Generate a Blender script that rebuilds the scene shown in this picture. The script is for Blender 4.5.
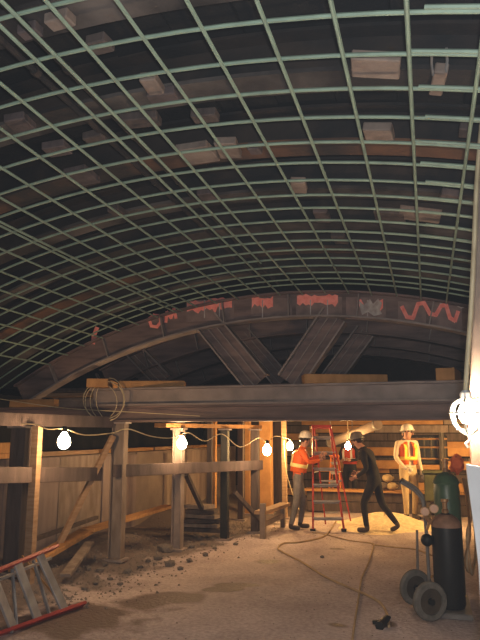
import bpy, bmesh, math, random
from mathutils import Vector, Matrix
random.seed(7)
for o in list(bpy.data.objects): bpy.data.objects.remove(o)
scene = bpy.context.scene
COL = scene.collection

# ------------------------------------------------------------------ camera
FPX, EYE = 622.0, 1.7
PITCH = math.atan2(115, FPX)
YAW = math.atan2(187*math.cos(PITCH), FPX)
cam_data = bpy.data.cameras.new('camera')
cam = bpy.data.objects.new('camera', cam_data); COL.objects.link(cam)
cam.location = (0, 0, EYE)
cam.rotation_euler = (math.pi/2+PITCH, 0, YAW)
cam_data.sensor_fit = 'VERTICAL'; cam_data.sensor_height = 36.0
cam_data.lens = 36.0*FPX/640.0
cam_data.clip_start = 0.05; cam_data.clip_end = 200
scene.camera = cam
# ------------------------------------------------------------------ world, flash, exposure
world = bpy.data.worlds.new('world'); scene.world = world; world.use_nodes = True
bg = world.node_tree.nodes['Background']
bg.inputs[0].default_value = (0.30, 0.36, 0.45, 1); bg.inputs[1].default_value = 0.045
fl = bpy.data.lights.new('camera_flash', 'POINT'); fl.energy = 290; fl.color = (0.93, 0.97, 1.0); fl.shadow_soft_size = 0.03
flo = bpy.data.objects.new('camera_flash', fl); COL.objects.link(flo); flo.location = (0.06, 0.0, EYE+0.06)
BULB_E = 0.34
HAZE = 0.0007
if HAZE:
    vsn = world.node_tree.nodes.new('ShaderNodeVolumeScatter'); vsn.inputs['Density'].default_value = HAZE; vsn.inputs['Anisotropy'].default_value = 0.0
    vsn.inputs['Color'].default_value = (0.9, 0.93, 1.0, 1)
    world.node_tree.links.new(vsn.outputs[0], world.node_tree.nodes['World Output'].inputs['Volume'])
vs = scene.view_settings
vs.view_transform = 'Standard'; vs.look = 'None'; vs.gamma = 1.0; vs.use_curve_mapping = False
vs.exposure = 0.0

# ------------------------------------------------------------------ pixel -> place helpers
_sp, _cp, _sy, _cy = math.sin(PITCH), math.cos(PITCH), math.sin(YAW), math.cos(YAW)
VF = Vector((-_sy*_cp, _cy*_cp, _sp)); VR = Vector((_cy, _sy, 0)); VU = Vector((_sy*_sp, -_cy*_sp, _cp))
CAM = Vector((0, 0, EYE))
def ray(x, y): return VF + VR*((x-240)/FPX) + VU*((320-y)/FPX)
def P(x, y, Y):                      # on the cross-section plane at distance Y down the tunnel
    d = ray(x, y); return CAM + d*(Y/d.y)
def G(x, y, z=0.0):                  # on a level at height z
    d = ray(x, y); return CAM + d*((z-EYE)/d.z)

# ------------------------------------------------------------------ materials
MATS = {}
def mat(name, c1, c2=None, rough=0.75, scale=6.0, metal=0.0, bump=0.0, bscale=None, detail=6.0, stretch=(1,1,1), spec=0.3, lo=0.35, hi=0.65):
    if name in MATS: return MATS[name]
    m = bpy.data.materials.new(name); m.use_nodes = True
    nt = m.node_tree; b = nt.nodes['Principled BSDF']
    b.inputs['Roughness'].default_value = rough; b.inputs['Metallic'].default_value = metal
    b.inputs['Specular IOR Level'].default_value = spec
    c2 = c2 or tuple(x*0.6 for x in c1)
    tc = nt.nodes.new('ShaderNodeTexCoord'); mp = nt.nodes.new('ShaderNodeMapping')
    mp.inputs['Scale'].default_value = stretch
    nt.links.new(tc.outputs['Object'], mp.inputs['Vector'])
    oi = nt.nodes.new('ShaderNodeObjectInfo')
    ml = nt.nodes.new('ShaderNodeMath'); ml.operation = 'MULTIPLY'; ml.inputs[1].default_value = 40
    nt.links.new(oi.outputs['Random'], ml.inputs[0])
    n = nt.nodes.new('ShaderNodeTexNoise'); n.noise_dimensions = '4D'
    n.inputs['Scale'].default_value = scale; n.inputs['Detail'].default_value = detail
    nt.links.new(mp.outputs[0], n.inputs['Vector']); nt.links.new(ml.outputs[0], n.inputs['W'])
    r = nt.nodes.new('ShaderNodeValToRGB')
    r.color_ramp.elements[0].position = lo; r.color_ramp.elements[1].position = hi
    r.color_ramp.elements[0].color = (*c1, 1); r.color_ramp.elements[1].color = (*c2, 1)
    nt.links.new(n.outputs['Fac'], r.inputs['Fac']); nt.links.new(r.outputs[0], b.inputs['Base Color'])
    if bump:
        n2 = nt.nodes.new('ShaderNodeTexNoise'); n2.inputs['Scale'].default_value = bscale or scale*4; n2.inputs['Detail'].default_value = 5
        nt.links.new(mp.outputs[0], n2.inputs['Vector'])
        bp = nt.nodes.new('ShaderNodeBump'); bp.inputs['Strength'].default_value = bump; bp.inputs['Distance'].default_value = 0.03
        nt.links.new(n2.outputs['Fac'], bp.inputs['Height']); nt.links.new(bp.outputs[0], b.inputs['Normal'])
    MATS[name] = m
    return m
def emit(name, col, strength):
    m = bpy.data.materials.new(name); m.use_nodes = True
    nt = m.node_tree; b = nt.nodes['Principled BSDF']
    b.inputs['Base Color'].default_value = (*col, 1)
    b.inputs['Emission Color'].default_value = (*col, 1); b.inputs['Emission Strength'].default_value = strength
    MATS[name] = m; return m

M_BAR = mat('epoxy_bar', (0.25, 0.34, 0.255), (0.18, 0.235, 0.18), 0.5, 9, bump=0.0, lo=0.4, hi=0.75)
M_RIB = mat('rib_steel', (0.014, 0.014, 0.015), (0.05, 0.034, 0.026), 0.7, 3, bump=0.25, lo=0.4, hi=0.7)
M_RIBG = mat('rib_crust', (0.025, 0.021, 0.02), (0.15, 0.125, 0.11), 0.85, 1.6, bump=0.5, lo=0.45, hi=0.72)
M_RIBR = mat('rib_rust', (0.03, 0.024, 0.022), (0.19, 0.09, 0.045), 0.85, 1.3, bump=0.5, lo=0.45, hi=0.7)
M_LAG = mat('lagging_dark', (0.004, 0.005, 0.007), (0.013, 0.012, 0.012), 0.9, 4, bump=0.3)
M_STEEL = mat('old_steel', (0.095, 0.066, 0.062), (0.21, 0.14, 0.125), 0.55, 3, metal=0.0, bump=0.15, stretch=(0.5, 1, 3))
M_STEELG = mat('grey_steel', (0.19, 0.155, 0.145), (0.30, 0.245, 0.225), 0.5, 4, bump=0.12)
M_WOOD = mat('pale_timber', (0.36, 0.24, 0.15), (0.26, 0.16, 0.09), 0.8, 5, bump=0.15, stretch=(1, 1, 6))
M_WOODO = mat('orange_timber', (0.45, 0.24, 0.09), (0.33, 0.17, 0.06), 0.8, 5, bump=0.15, stretch=(1, 6, 1))
M_WOODG = mat('dusty_timber', (0.27, 0.215, 0.18), (0.17, 0.13, 0.105), 0.85, 5, bump=0.2, stretch=(2, 2, .6))
M_WOODD = mat('dark_timber', (0.10, 0.075, 0.065), (0.06, 0.045, 0.04), 0.85, 5, bump=0.2, stretch=(3, 3, .5))
M_BLOCK = mat('timber_block', (0.27, 0.21, 0.17), (0.17, 0.125, 0.10), 0.85, 7, bump=0.2)
M_RAIL = mat('grimy_timber', (0.115, 0.086, 0.082), (0.07, 0.053, 0.05), 0.85, 5, bump=0.2, stretch=(2, 2, .6))
M_CONC = mat('concrete', (0.24, 0.19, 0.155), (0.17, 0.13, 0.11), 0.9, 2.5, bump=0.2)
M_PLY = mat('plywood', (0.27, 0.21, 0.19), (0.20, 0.155, 0.14), 0.85, 3, bump=0.1, stretch=(3, 3, .5))
M_ROCK = mat('rubble', (0.22, 0.19, 0.17), (0.12, 0.10, 0.09), 0.95, 8, bump=0.4)
M_SAND = mat('sand', (0.80, 0.66, 0.42), (0.60, 0.48, 0.30), 0.95, 14, bump=0.5, bscale=30)
M_RED = mat('red_fibreglass', (0.42, 0.05, 0.04), (0.30, 0.035, 0.03), 0.45, 6)
M_ALU = mat('dull_aluminium', (0.36, 0.35, 0.35), (0.25, 0.24, 0.24), 0.5, 8, metal=0.3)
M_WIRE = mat('pale_cable', (0.60, 0.50, 0.32), (0.45, 0.36, 0.22), 0.6, 8)
M_HOSE = mat('tan_hose', (0.40, 0.29, 0.17), (0.28, 0.20, 0.12), 0.7, 8)
M_BLACK = mat('black_paint', (0.010, 0.011, 0.012), (0.018, 0.018, 0.018), 0.5, 5, spec=0.3)
M_RUBBER = mat('dusty_rubber', (0.16, 0.15, 0.135), (0.10, 0.095, 0.085), 0.85, 12)
M_GREEN = mat('green_paint', (0.07, 0.125, 0.07), (0.045, 0.085, 0.05), 0.4, 5, spec=0.5)
M_BRASS = mat('brass', (0.45, 0.26, 0.12), (0.28, 0.16, 0.08), 0.4, 8, metal=0.5)
M_GAUGE = mat('gauge_face', (0.62, 0.40, 0.28), (0.5, 0.3, 0.2), 0.4, 8)
M_WHITE = mat('white_sheet', (0.62, 0.61, 0.60), (0.50, 0.49, 0.48), 0.6, 4, bump=0.05)
M_RUST = mat('red_brown_post', (0.22, 0.10, 0.075), (0.14, 0.065, 0.05), 0.7, 5, bump=0.2)
M_CAGE = mat('lamp_guard', (0.8, 0.76, 0.66), (0.7, 0.66, 0.55), 0.4, 8)
M_PAINT = mat('red_marking', (1.0, 0.34, 0.28), (0.85, 0.20, 0.16), 0.7, 14, lo=0.4, hi=0.7)
M_CHALK = mat('chalk_marking', (0.55, 0.50, 0.47), (0.34, 0.28, 0.26), 0.9, 18)
M_PANEL = mat('wiped_steel', (0.26, 0.18, 0.165), (0.17, 0.12, 0.11), 0.7, 7)
M_SKIN = mat('skin', (0.50, 0.27, 0.19), (0.44, 0.23, 0.16), 0.6, 8)
M_VEST = mat('orange_vest', (0.85, 0.16, 0.03), (0.7, 0.12, 0.02), 0.6, 8)
M_TAPE = mat('reflective_tape', (0.95, 0.85, 0.35), (0.85, 0.75, 0.3), 0.3, 8)
M_SHIRTW = mat('cream_shirt', (0.66, 0.56, 0.42), (0.55, 0.46, 0.34), 0.8, 8)
M_KHAKI = mat('khaki_cloth', (0.50, 0.38, 0.22), (0.40, 0.30, 0.17), 0.85, 8)
M_GREYT = mat('grey_trousers', (0.22, 0.20, 0.19), (0.15, 0.14, 0.13), 0.85, 8)
M_DARKC = mat('dark_cloth', (0.020, 0.019, 0.022), (0.032, 0.029, 0.029), 0.9, 8)
M_BOOT = mat('boot_leather', (0.05, 0.04, 0.032), (0.08, 0.06, 0.05), 0.7, 8)
M_HATW = mat('white_hard_hat', (0.80, 0.78, 0.72), (0.7, 0.68, 0.62), 0.35, 4)
M_HATD = mat('grey_hard_hat', (0.20, 0.19, 0.18), (0.15, 0.14, 0.13), 0.4, 4)
M_GLOVE = mat('pale_glove', (0.7, 0.66, 0.58), (0.6, 0.55, 0.48), 0.8, 8)
M_EYE = mat('eye_dark', (0.03, 0.02, 0.02), (0.03, 0.02, 0.02), 0.3, 4)
M_MACH = mat('machine_dark', (0.035, 0.03, 0.026), (0.07, 0.055, 0.04), 0.6, 8)
M_MACHG = mat('machine_green', (0.09, 0.095, 0.045), (0.055, 0.06, 0.03), 0.6, 6)
M_ORANGEC = mat('orange_cloth', (0.75, 0.16, 0.05), (0.55, 0.10, 0.03), 0.8, 10)
M_GALV = mat('galvanised', (0.22, 0.21, 0.20), (0.15, 0.135, 0.125), 0.5, 7, metal=0.2)
M_BULB = emit('bulb_glow', (1.0, 0.62, 0.30), 620*BULB_E)
M_BULB2 = emit('bulb_glow_near', (1.0, 0.72, 0.48), 1350)
M_ADDLAMP = emit('added_flood_glow', (1.0, 0.58, 0.20), 620)  # glow of the added, unseen work lights
M_BULBF = emit('bulb_glow_far', (1.0, 0.60, 0.22), 480)

# ------------------------------------------------------------------ mesh helpers
def link(o, parent=None):
    COL.objects.link(o)
    if parent is not None: o.parent = parent
    return o
def tag(o, label, cat, group=None, kind=None):
    if label: o['label'] = label
    if cat: o['category'] = cat
    if group: o['group'] = group
    if kind: o['kind'] = kind
    return o
def thing(name, label, cat, loc=(0, 0, 0), rotz=0.0, group=None):
    o = bpy.data.objects.new(name, None); o.empty_display_size = 0.1
    COL.objects.link(o); o.location = loc; o.rotation_euler = (0, 0, rotz)
    return tag(o, label, cat, group)
def V(p): return Vector(p)
class MB:
    def __init__(s): s.v = []; s.f = []
    def add(s, vs_, fs_):
        k = len(s.v); s.v += [tuple(v) for v in vs_]; s.f += [tuple(i+k for i in f) for f in fs_]; return s
    def box(s, c, size, rot=None):
        hx, hy, hz = size[0]/2, size[1]/2, size[2]/2
        vv = [Vector((x, y, z)) for z in (-hz, hz) for (x, y) in ((-hx, -hy), (hx, -hy), (hx, hy), (-hx, hy))]
        if rot is not None: vv = [rot @ v for v in vv]
        c = V(c)
        return s.add([v+c for v in vv], [(3, 2, 1, 0), (4, 5, 6, 7), (0, 1, 5, 4), (1, 2, 6, 5), (2, 3, 7, 6), (3, 0, 4, 7)])
    def bar(s, a, b, w, h, up=(0, 0, 1)):             # a squared timber/steel from a to b, w across, h along 'up'
        a, b = V(a), V(b); d = (b-a); L = d.length; d.normalize(); up = V(up)
        if abs(d.dot(up)) > 0.98: up = Vector((0, 1, 0))
        x = d.cross(up).normalized(); u = x.cross(d).normalized()
        R = Matrix((x, d, u)).transposed()
        return s.box((a+b)/2, (w, L, h), R)
    def ibeam(s, a, b, w, h, t=0.02, up=(0, 0, 1)):
        a, b = V(a), V(b); d = (b-a).normalized(); upv = V(up)
        if abs(d.dot(upv)) > 0.98: upv = Vector((0, 1, 0))
        x = d.cross(upv).normalized(); u = x.cross(d).normalized()
        o = u*(h/2-t/2)
        s.bar(a+o, b+o, w, t, u); s.bar(a-o, b-o, w, t, u); s.bar(a, b, t, h-2*t, u); return s
    def tube(s, pts, r, seg=6, smooth=0, cap=True):
        pts = [V(p) for p in pts]
        if smooth: pts = spline(pts, smooth)
        rr = r if isinstance(r, (list, tuple)) else [r]*len(pts)
        rings = []; prev = None
        for i, p in enumerate(pts):
            d = (pts[min(i+1, len(pts)-1)]-pts[max(i-1, 0)]).normalized()
            if prev is None:
                up = Vector((0, 0, 1)) if abs(d.z) < 0.9 else Vector((0, 1, 0))
                x = d.cross(up).normalized()
            else:
                x = (prev - d*prev.dot(d)).normalized()
            prev = x; u = d.cross(x)
            rings.append([p + (x*math.cos(2*math.pi*k/seg)+u*math.sin(2*math.pi*k/seg))*rr[i] for k in range(seg)])
        vv = [q for r_ in rings for q in r_]; ff = []
        for i in range(len(rings)-1):
            for k in range(seg):
                a = i*seg+k; b = i*seg+(k+1) % seg
                ff.append((a, b, b+seg, a+seg))
        if cap:
            ff.append(tuple(reversed(range(seg)))); ff.append(tuple((len(rings)-1)*seg+k for k in range(seg)))
        return s.add(vv, ff)
    def cyl(s, a, b, r, r2=None, seg=16):
        return s.tube([a, b], [r, r if r2 is None else r2], seg)
    def lathe(s, prof, origin=(0, 0, 0), axis=(0, 0, 1), seg=20):
        a = V(axis).normalized(); t = Vector((1, 0, 0)) if abs(a.x) < 0.9 else Vector((0, 1, 0))
        x = a.cross(t).normalized(); u = a.cross(x); o = V(origin); vv = []; ff = []
        for (r, h) in prof:
            for k in range(seg):
                an = 2*math.pi*k/seg
                vv.append(o + a*h + (x*math.cos(an)+u*math.sin(an))*max(r, 1e-4))
        for i in range(len(prof)-1):
            for k in range(seg):
                p = i*seg+k; q = i*seg+(k+1) % seg
                ff.append((p, q, q+seg, p+seg))
        ff.append(tuple(reversed(range(seg)))); ff.append(tuple((len(prof)-1)*seg+k for k in range(seg)))
        return s.add(vv, ff)
    def ball(s, c, r, seg=12, rings=8, sc=(1, 1, 1)):
        prof = [(math.sin(math.pi*i/rings), -math.cos(math.pi*i/rings)) for i in range(rings+1)]
        k = len(s.v); s.lathe(prof, seg=seg); c = V(c)
        for i in range(k, len(s.v)):
            v = s.v[i]; s.v[i] = (c.x+v[0]*r*sc[0], c.y+v[1]*r*sc[1], c.z+v[2]*r*sc[2])
        return s
    def prism(s, pts, off):                              # closed outline pushed along 'off'
        n = len(pts); off = V(off); pts = [V(p) for p in pts]
        return s.add(pts+[p+off for p in pts], [tuple(range(n)), tuple(reversed(range(n, 2*n)))] + [(i, (i+1) % n, (i+1) % n+n, i+n) for i in range(n)])
    def mesh(s, name, m, smooth=False, loc=(0, 0, 0), bevel=0):
        me = bpy.data.meshes.new(name); l = V(loc)
        me.from_pydata([V(v)-l for v in s.v], [], s.f)
        bm = bmesh.new(); bm.from_mesh(me); bmesh.ops.recalc_face_normals(bm, faces=bm.faces)
        if bevel:
            bmesh.ops.bevel(bm, geom=bm.edges, offset=bevel, segments=1, affect='EDGES')
        bm.to_mesh(me); bm.free()
        if m: me.materials.append(m)
        if smooth:
            me.shade_smooth()
            try: me.set_sharp_from_angle(angle=math.radians(40))
            except Exception: pass
        me.update(); return me
    def build(s, name, m, parent=None, smooth=False, loc=None, bevel=0):
        """parts: geometry in world coords under an unrotated thing; things: origin at loc"""
        base = parent_world(parent) if loc is None else V(loc)
        me = s.mesh(name, m, smooth, base, bevel)
        o = bpy.data.objects.new(name, me); link(o, parent)
        if parent is None: o.location = base
        elif loc is not None: o.location = base-parent_world(parent)
        return o
def parent_world(p):
    w = Vector((0, 0, 0))
    while p is not None: w = w + Vector(p.location); p = p.parent
    return w
def inst(name, me, parent, loc, rot=(0, 0, 0), scale=(1, 1, 1)):
    o = bpy.data.objects.new(name, me); link(o, parent)
    o.location = loc; o.rotation_euler = rot; o.scale = scale; return o
def spline(pts, n):
    out = []; L = len(pts)
    for i in range(L-1):
        p0, p1, p2, p3 = pts[max(i-1, 0)], pts[i], pts[i+1], pts[min(i+2, L-1)]
        for k in range(n):
            t = k/n
            out.append(0.5*((2*p1)+(p2-p0)*t+(2*p0-5*p1+4*p2-p3)*t*t+(3*p1-p0-3*p2+p3)*t**3))
    out.append(pts[-1]); return out

# ------------------------------------------------------------------ the vault profile
RV, CX, CROWN = 8.2, -1.7, 3.585
CZ = CROWN-RV
TH = math.asin(4.75/RV)
def arc(th, r): return (CX+r*math.sin(th), CZ+r*math.cos(th))
def vaultz(x, r=RV): return CZ+math.sqrt(max(r*r-(x-CX)**2, 0))
def arc_box(r0, r1, y0, y1, n=40, t0=-TH, t1=TH):
    m = MB(); vv = []; ff = []
    for i in range(n+1):
        th = t0+(t1-t0)*i/n
        a = arc(th, r0); b = arc(th, r1)
        vv += [(a[0], y0, a[1]), (a[0], y1, a[1]), (b[0], y1, b[1]), (b[0], y0, b[1])]
    for i in range(n):
        k = i*4
        for j in range(4): ff.append((k+j, k+(j+1) % 4, k+4+(j+1) % 4, k+4+j))
    ff.append((0, 1, 2, 3)); ff.append((n*4+3, n*4+2, n*4+1, n*4))
    return m.add(vv, ff)

# ================================================================== SETTING
# ---- floor: trodden earth, uneven
def floor_z(x, y):
    h = 0.012*math.sin(2.1*x+0.7*y)+0.010*math.sin(1.3*y-1.9*x+1.0)+0.006*math.sin(5*x+3.3*y)
    h += 0.30*max(0, min(1, (-3.75-x)/1.2))**1.4*(0.75+0.25*math.sin(2.3*y))*max(0, min(1, (y-5.4)/1.2))
    return h
nx, ny = 70, 110
m = MB(); X0, X1, Y0, Y1 = -7.0, 4.6, -3.0, 18.2
vv = []
for j in range(ny+1):
    for i in range(nx+1):
        x = X0+(X1-X0)*i/nx; y = Y0+(Y1-Y0)*j/ny
        vv.append((x, y, floor_z(x, y)))
ff = [(j*(nx+1)+i, j*(nx+1)+i+1, (j+1)*(nx+1)+i+1, (j+1)*(nx+1)+i) for j in range(ny) for i in range(nx)]
m.add(vv, ff)
floor = m.build('floor', None, smooth=True); floor['kind'] = 'structure'
def floor_mat():
    fm = bpy.data.materials.new('trodden_earth'); fm.use_nodes = True
    nt = fm.node_tree; b = nt.nodes['Principled BSDF']; N = nt.nodes.new; L = nt.links.new
    tc = N('ShaderNodeTexCoord')
    n1 = N('ShaderNodeTexNoise'); n1.inputs['Scale'].default_value = 1.1; n1.inputs['Detail'].default_value = 8; n1.inputs['Roughness'].default_value = 0.62
    L(tc.outputs['Object'], n1.inputs['Vector'])
    r = N('ShaderNodeValToRGB'); r.color_ramp.elements[0].position = 0.33; r.color_ramp.elements[1].position = 0.68
    r.color_ramp.elements[0].color = (0.38, 0.31, 0.31, 1); r.color_ramp.elements[1].color = (0.57, 0.48, 0.485, 1)
    L(n1.outputs['Fac'], r.inputs['Fac'])
    n2 = N('ShaderNodeTexNoise'); n2.inputs['Scale'].default_value = 26; n2.inputs['Detail'].default_value = 5
    L(tc.outputs['Object'], n2.inputs['Vector'])
    mx = N('ShaderNodeMix'); mx.data_type = 'RGBA'; mx.blend_type = 'MULTIPLY'; mx.inputs['Factor'].default_value = 0.55
    r2 = N('ShaderNodeValToRGB'); r2.color_ramp.elements[0].color = (0.55, 0.53, 0.5, 1); r2.color_ramp.elements[1].color = (1.25, 1.25, 1.25, 1)
    r2.color_ramp.elements[0].position = 0.3; r2.color_ramp.elements[1].position = 0.7
    L(n2.outputs['Fac'], r2.inputs['Fac']); L(r.outputs[0], mx.inputs['A']); L(r2.outputs[0], mx.inputs['B'])
    # darker broken spoil banked along the foot of the bench wall
    sx_ = N('ShaderNodeSeparateXYZ'); L(tc.outputs['Object'], sx_.inputs[0])
    ns = N('ShaderNodeTexNoise'); ns.inputs['Scale'].default_value = 1.7; ns.inputs['Detail'].default_value = 6; L(tc.outputs['Object'], ns.inputs['Vector'])
    e1 = N('ShaderNodeMath'); e1.operation = 'MULTIPLY_ADD'; e1.inputs[1].default_value = -0.16; e1.inputs[2].default_value = 2.05; L(sx_.outputs['Y'], e1.inputs[0])
    e2 = N('ShaderNodeMath'); e2.operation = 'MULTIPLY_ADD'; e2.inputs[1].default_value = 1.6; L(ns.outputs['Fac'], e2.inputs[0]); L(sx_.outputs['X'], e2.inputs[2])
    e3 = N('ShaderNodeMath'); e3.operation = 'ADD'; L(e1.outputs[0], e3.inputs[0]); L(e2.outputs[0], e3.inputs[1])
    mrs = N('ShaderNodeMapRange'); mrs.inputs['From Min'].default_value = -1.80; mrs.inputs['From Max'].default_value = -2.15; L(e3.outputs[0], mrs.inputs['Value'])
    mxs = N('ShaderNodeMix'); mxs.data_type = 'RGBA'; L(mrs.outputs[0], mxs.inputs['Factor']); L(mx.outputs['Result'], mxs.inputs['A']); mxs.inputs['B'].default_value = (0.155, 0.125, 0.118, 1)
    mx = mxs
    # damp stains: blobs with ragged outlines
    nd = N('ShaderNodeTexNoise'); nd.inputs['Scale'].default_value = 2.2; nd.inputs['Detail'].default_value = 5
    L(tc.outputs['Object'], nd.inputs['Vector'])
    acc = None
    for (px, py, sx, sy) in ((55, 622, .75, .55), (95, 610, .5, .35), (178, 598, .35, .3), (225, 590, .24, .16), (268, 562, .2, .16), (232, 586, .3, .12), (385, 622, .10, .12), (337, 625, .1, .08), (140, 604, .4, .3), (338, 548, .14, .1)):
        c = G(px, py)
        sub = N('ShaderNodeVectorMath'); sub.operation = 'SUBTRACT'; sub.inputs[1].default_value = (c.x, c.y, 0); L(tc.outputs['Object'], sub.inputs[0])
        mu = N('ShaderNodeVectorMath'); mu.operation = 'MULTIPLY'; mu.inputs[1].default_value = (1/sx, 1/sy, 0); L(sub.outputs[0], mu.inputs[0])
        le = N('ShaderNodeVectorMath'); le.operation = 'LENGTH'; L(mu.outputs[0], le.inputs[0])
        inv = N('ShaderNodeMath'); inv.operation = 'SUBTRACT'; inv.inputs[0].default_value = 1.0; L(le.outputs['Value'], inv.inputs[1])
        if acc is None: acc = inv.outputs[0]
        else:
            mxx = N('ShaderNodeMath'); mxx.operation = 'MAXIMUM'; L(acc, mxx.inputs[0]); L(inv.outputs[0], mxx.inputs[1]); acc = mxx.outputs[0]
    ad = N('ShaderNodeMath'); ad.operation = 'MULTIPLY_ADD'; ad.inputs[1].default_value = 2.6; L(nd.outputs['Fac'], ad.inputs[0]); ad.inputs[2].default_value = -1.25
    sm = N('ShaderNodeMath'); sm.operation = 'ADD'; L(ad.outputs[0], sm.inputs[0]); L(acc, sm.inputs[1])
    mr = N('ShaderNodeMapRange'); mr.inputs['From Min'].default_value = 0.0; mr.inputs['From Max'].default_value = 0.4; L(sm.outputs[0], mr.inputs['Value'])
    mx2 = N('ShaderNodeMix'); mx2.data_type = 'RGBA'; L(mr.outputs[0], mx2.inputs['Factor'])
    L(mx.outputs['Result'], mx2.inputs['A']); mx2.inputs['B'].default_value = (0.12, 0.078, 0.068, 1)
    L(mx2.outputs['Result'], b.inputs['Base Color'])
    rr = N('ShaderNodeMapRange'); rr.inputs['To Min'].default_value = 0.95; rr.inputs['To Max'].default_value = 0.5; L(mr.outputs[0], rr.inputs['Value']); L(rr.outputs[0], b.inputs['Roughness'])
    b.inputs['Specular IOR Level'].default_value = 0.25
    bp = N('ShaderNodeBump'); bp.inputs['Strength'].default_value = 0.7; bp.inputs['Distance'].default_value = 0.03
    L(n2.outputs['Fac'], bp.inputs['Height']); L(bp.outputs[0], b.inputs['Normal'])
    return fm
floor.data.materials.append(floor_mat())

# ---- vault lagging above the mesh: dark boards running down the tunnel, bay by bay
RIB_IN, RIB_OUT = RV+0.13, RV+0.40
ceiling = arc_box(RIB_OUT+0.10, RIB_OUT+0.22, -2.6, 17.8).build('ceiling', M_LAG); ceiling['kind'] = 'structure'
RIB_STEP, RIB_0 = 0.84, 2.30
rib_ys = [RIB_0+RIB_STEP*k for k in range(-4, 7)]
nb = 26
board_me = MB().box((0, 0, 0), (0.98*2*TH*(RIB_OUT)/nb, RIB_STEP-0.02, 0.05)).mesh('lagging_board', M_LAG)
for bay in range(1, 10):
    for k in range(nb):
        th = -TH+(k+0.5)*2*TH/nb
        p = arc(th, RIB_OUT+0.05+random.uniform(-0.03, 0.015))
        inst('lagging_board', board_me, ceiling, (p[0], rib_ys[bay]+RIB_STEP/2, p[1]), (random.uniform(-.02, .02), th+random.uniform(-.05, .05), random.uniform(-.015, .015)))

# ---- side walls behind the posts and beyond the frame on the other side
wl = MB().box((-6.75, 7.6, 1.15), (0.3, 21.2, 2.4)).build('wall_left', M_LAG); wl['kind'] = 'structure'
wr = MB().box((3.55, 7.6, 1.15), (0.3, 21.2, 2.4)).build('wall_right', M_CONC); wr['kind'] = 'structure'
# low concrete bench wall with form panels, left of the posts
bw = MB().box((-5.45, 9.0, 0.70), (0.9, 15.0, 1.40)).build('wall_bench', M_CONC); bw['kind'] = 'structure'
for k in range(11):
    y = 2.4+k*1.22
    hh = 1.34+random.uniform(-0.05, 0.03)
    pan = MB().box((-4.98+random.uniform(-0.012, 0.012), y, 0.04+hh/2), (0.03, 1.20, hh))
    pan.build('form_panel', [M_PLY, M_CONC, M_WOODG][k % 3 if k != 4 else 0], bw, bevel=0.004)
for k in range(6):
    MB().bar((-5.35, 3.0+k*2.2, 1.43), (-5.35, 5.1+k*2.2, 1.43), 0.16, 0.06).build('cap_board', M_WOODO if k % 2 else M_WOOD, bw)

# ---- far end: timber lagging wall, boards one by one
wb = MB().box((-1.4, 17.9, 1.9), (10.0, 0.2, 3.9)).build('wall_back', M_LAG); wb['kind'] = 'structure'
for k in range(10):
    z = 0.14+k*0.215
    x = -5.2
    while x < 3.0:
        L = random.uniform(1.6, 2.8); L = min(L, 3.2-x)
        MB().box((x+L/2, 17.77+random.uniform(-.02, .02), z), (L-0.02, 0.06, 0.19)).build('lagging_board', random.choice([M_WOODO, M_WOODD, M_WOODG, M_WOODD]), wb)
        x += L
# timber deck overhead beyond the first steel beams
deck = MB().box((-1.4, 13.2, 2.41), (9.6, 8.8, 0.05)).build('ceiling_deck', M_WOODD); deck['kind'] = 'structure'
for k in range(17):
    y = 9.2+k*0.5
    MB().box((-1.4, y, 2.352+random.uniform(-.010, .008)), (9.5, 0.44, 0.05)).build('deck_board', random.choice([M_WOODG, M_WOOD, M_WOODO]), deck)

# ================================================================== REINFORCING MESH
mesh_t = thing('reinforcing_mesh', 'green epoxy-coated reinforcing bar mesh arching across the whole tunnel roof', 'mesh', (CX, 0, CROWN))
S = 0.303
BR = 0.0104
npts = 44
def arc_tube(r, t0, t1, n, rad):
    return MB().tube([(CX+r*math.sin(t0+(t1-t0)*i/n), 0, CZ+r*math.cos(t0+(t1-t0)*i/n)) for i in range(n+1)], rad, 6)
tb = arc_tube(RV, -TH, TH, npts, BR).mesh('transverse_bar', M_BAR, True, (CX, 0, CROWN))
SKEW = -0.05                                  # the bars lie slightly askew to the tunnel line
ys = [2.385+S*k for k in range(-11, 18)]
for y in ys:
    inst('transverse_bar', tb, mesh_t, (0, y-SKEW*1.4+random.uniform(-.008, .008), random.uniform(-.006, .006)), (0, 0, SKEW+random.uniform(-.0018, .0018)))
YA, YB = -1.1, 8.02
lb = MB().tube([(0, YA, 0), (0, (YA+YB)/2, 0), (0, YB, 0)], BR, 6).mesh('longitudinal_bar', M_BAR, True)
dth = S/RV
th0 = math.asin((0.012-CX)/RV)
k = -18
while True:
    th = th0+k*dth
    if th > TH: break
    if th > -TH:
        p = arc(th, RV-0.022)
        inst('longitudinal_bar', lb, mesh_t, (p[0]-CX, 0, p[1]-CROWN), (random.uniform(-.0012, .0012), 0, random.uniform(-.0016, .0016)))
    k += 1
# doubled run of bars where two mats lap
for dx, y0, y1 in ((-1.70, -1.0, 6.4), (-3.26, 2.0, 8.0)):
    z = vaultz(dx, RV-0.03)
    MB().tube([(dx, y0, z), (dx+.03, (y0+y1)/2, z), (dx+.05, y1, vaultz(dx+.05, RV-0.03))], BR, 6).build('lap_bar', M_BAR, mesh_t, True)
for i, y in enumerate(ys):                       # transverse laps right of the walkway line
    if y > 1.5 and y < 6.5:
        a = math.asin((0.02+0.03*(i % 3)-CX)/RV)
        mb = MB().tube([(CX+(RV-0.004)*math.sin(a+(TH-a)*j/14), y-0.026+SKEW*(CX+RV*math.sin(a+(TH-a)*j/14)+0.3), CZ+(RV-0.004)*math.cos(a+(TH-a)*j/14)) for j in range(15)], BR, 6)
        mb.build('lap_bar', M_BAR, mesh_t, True)

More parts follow.
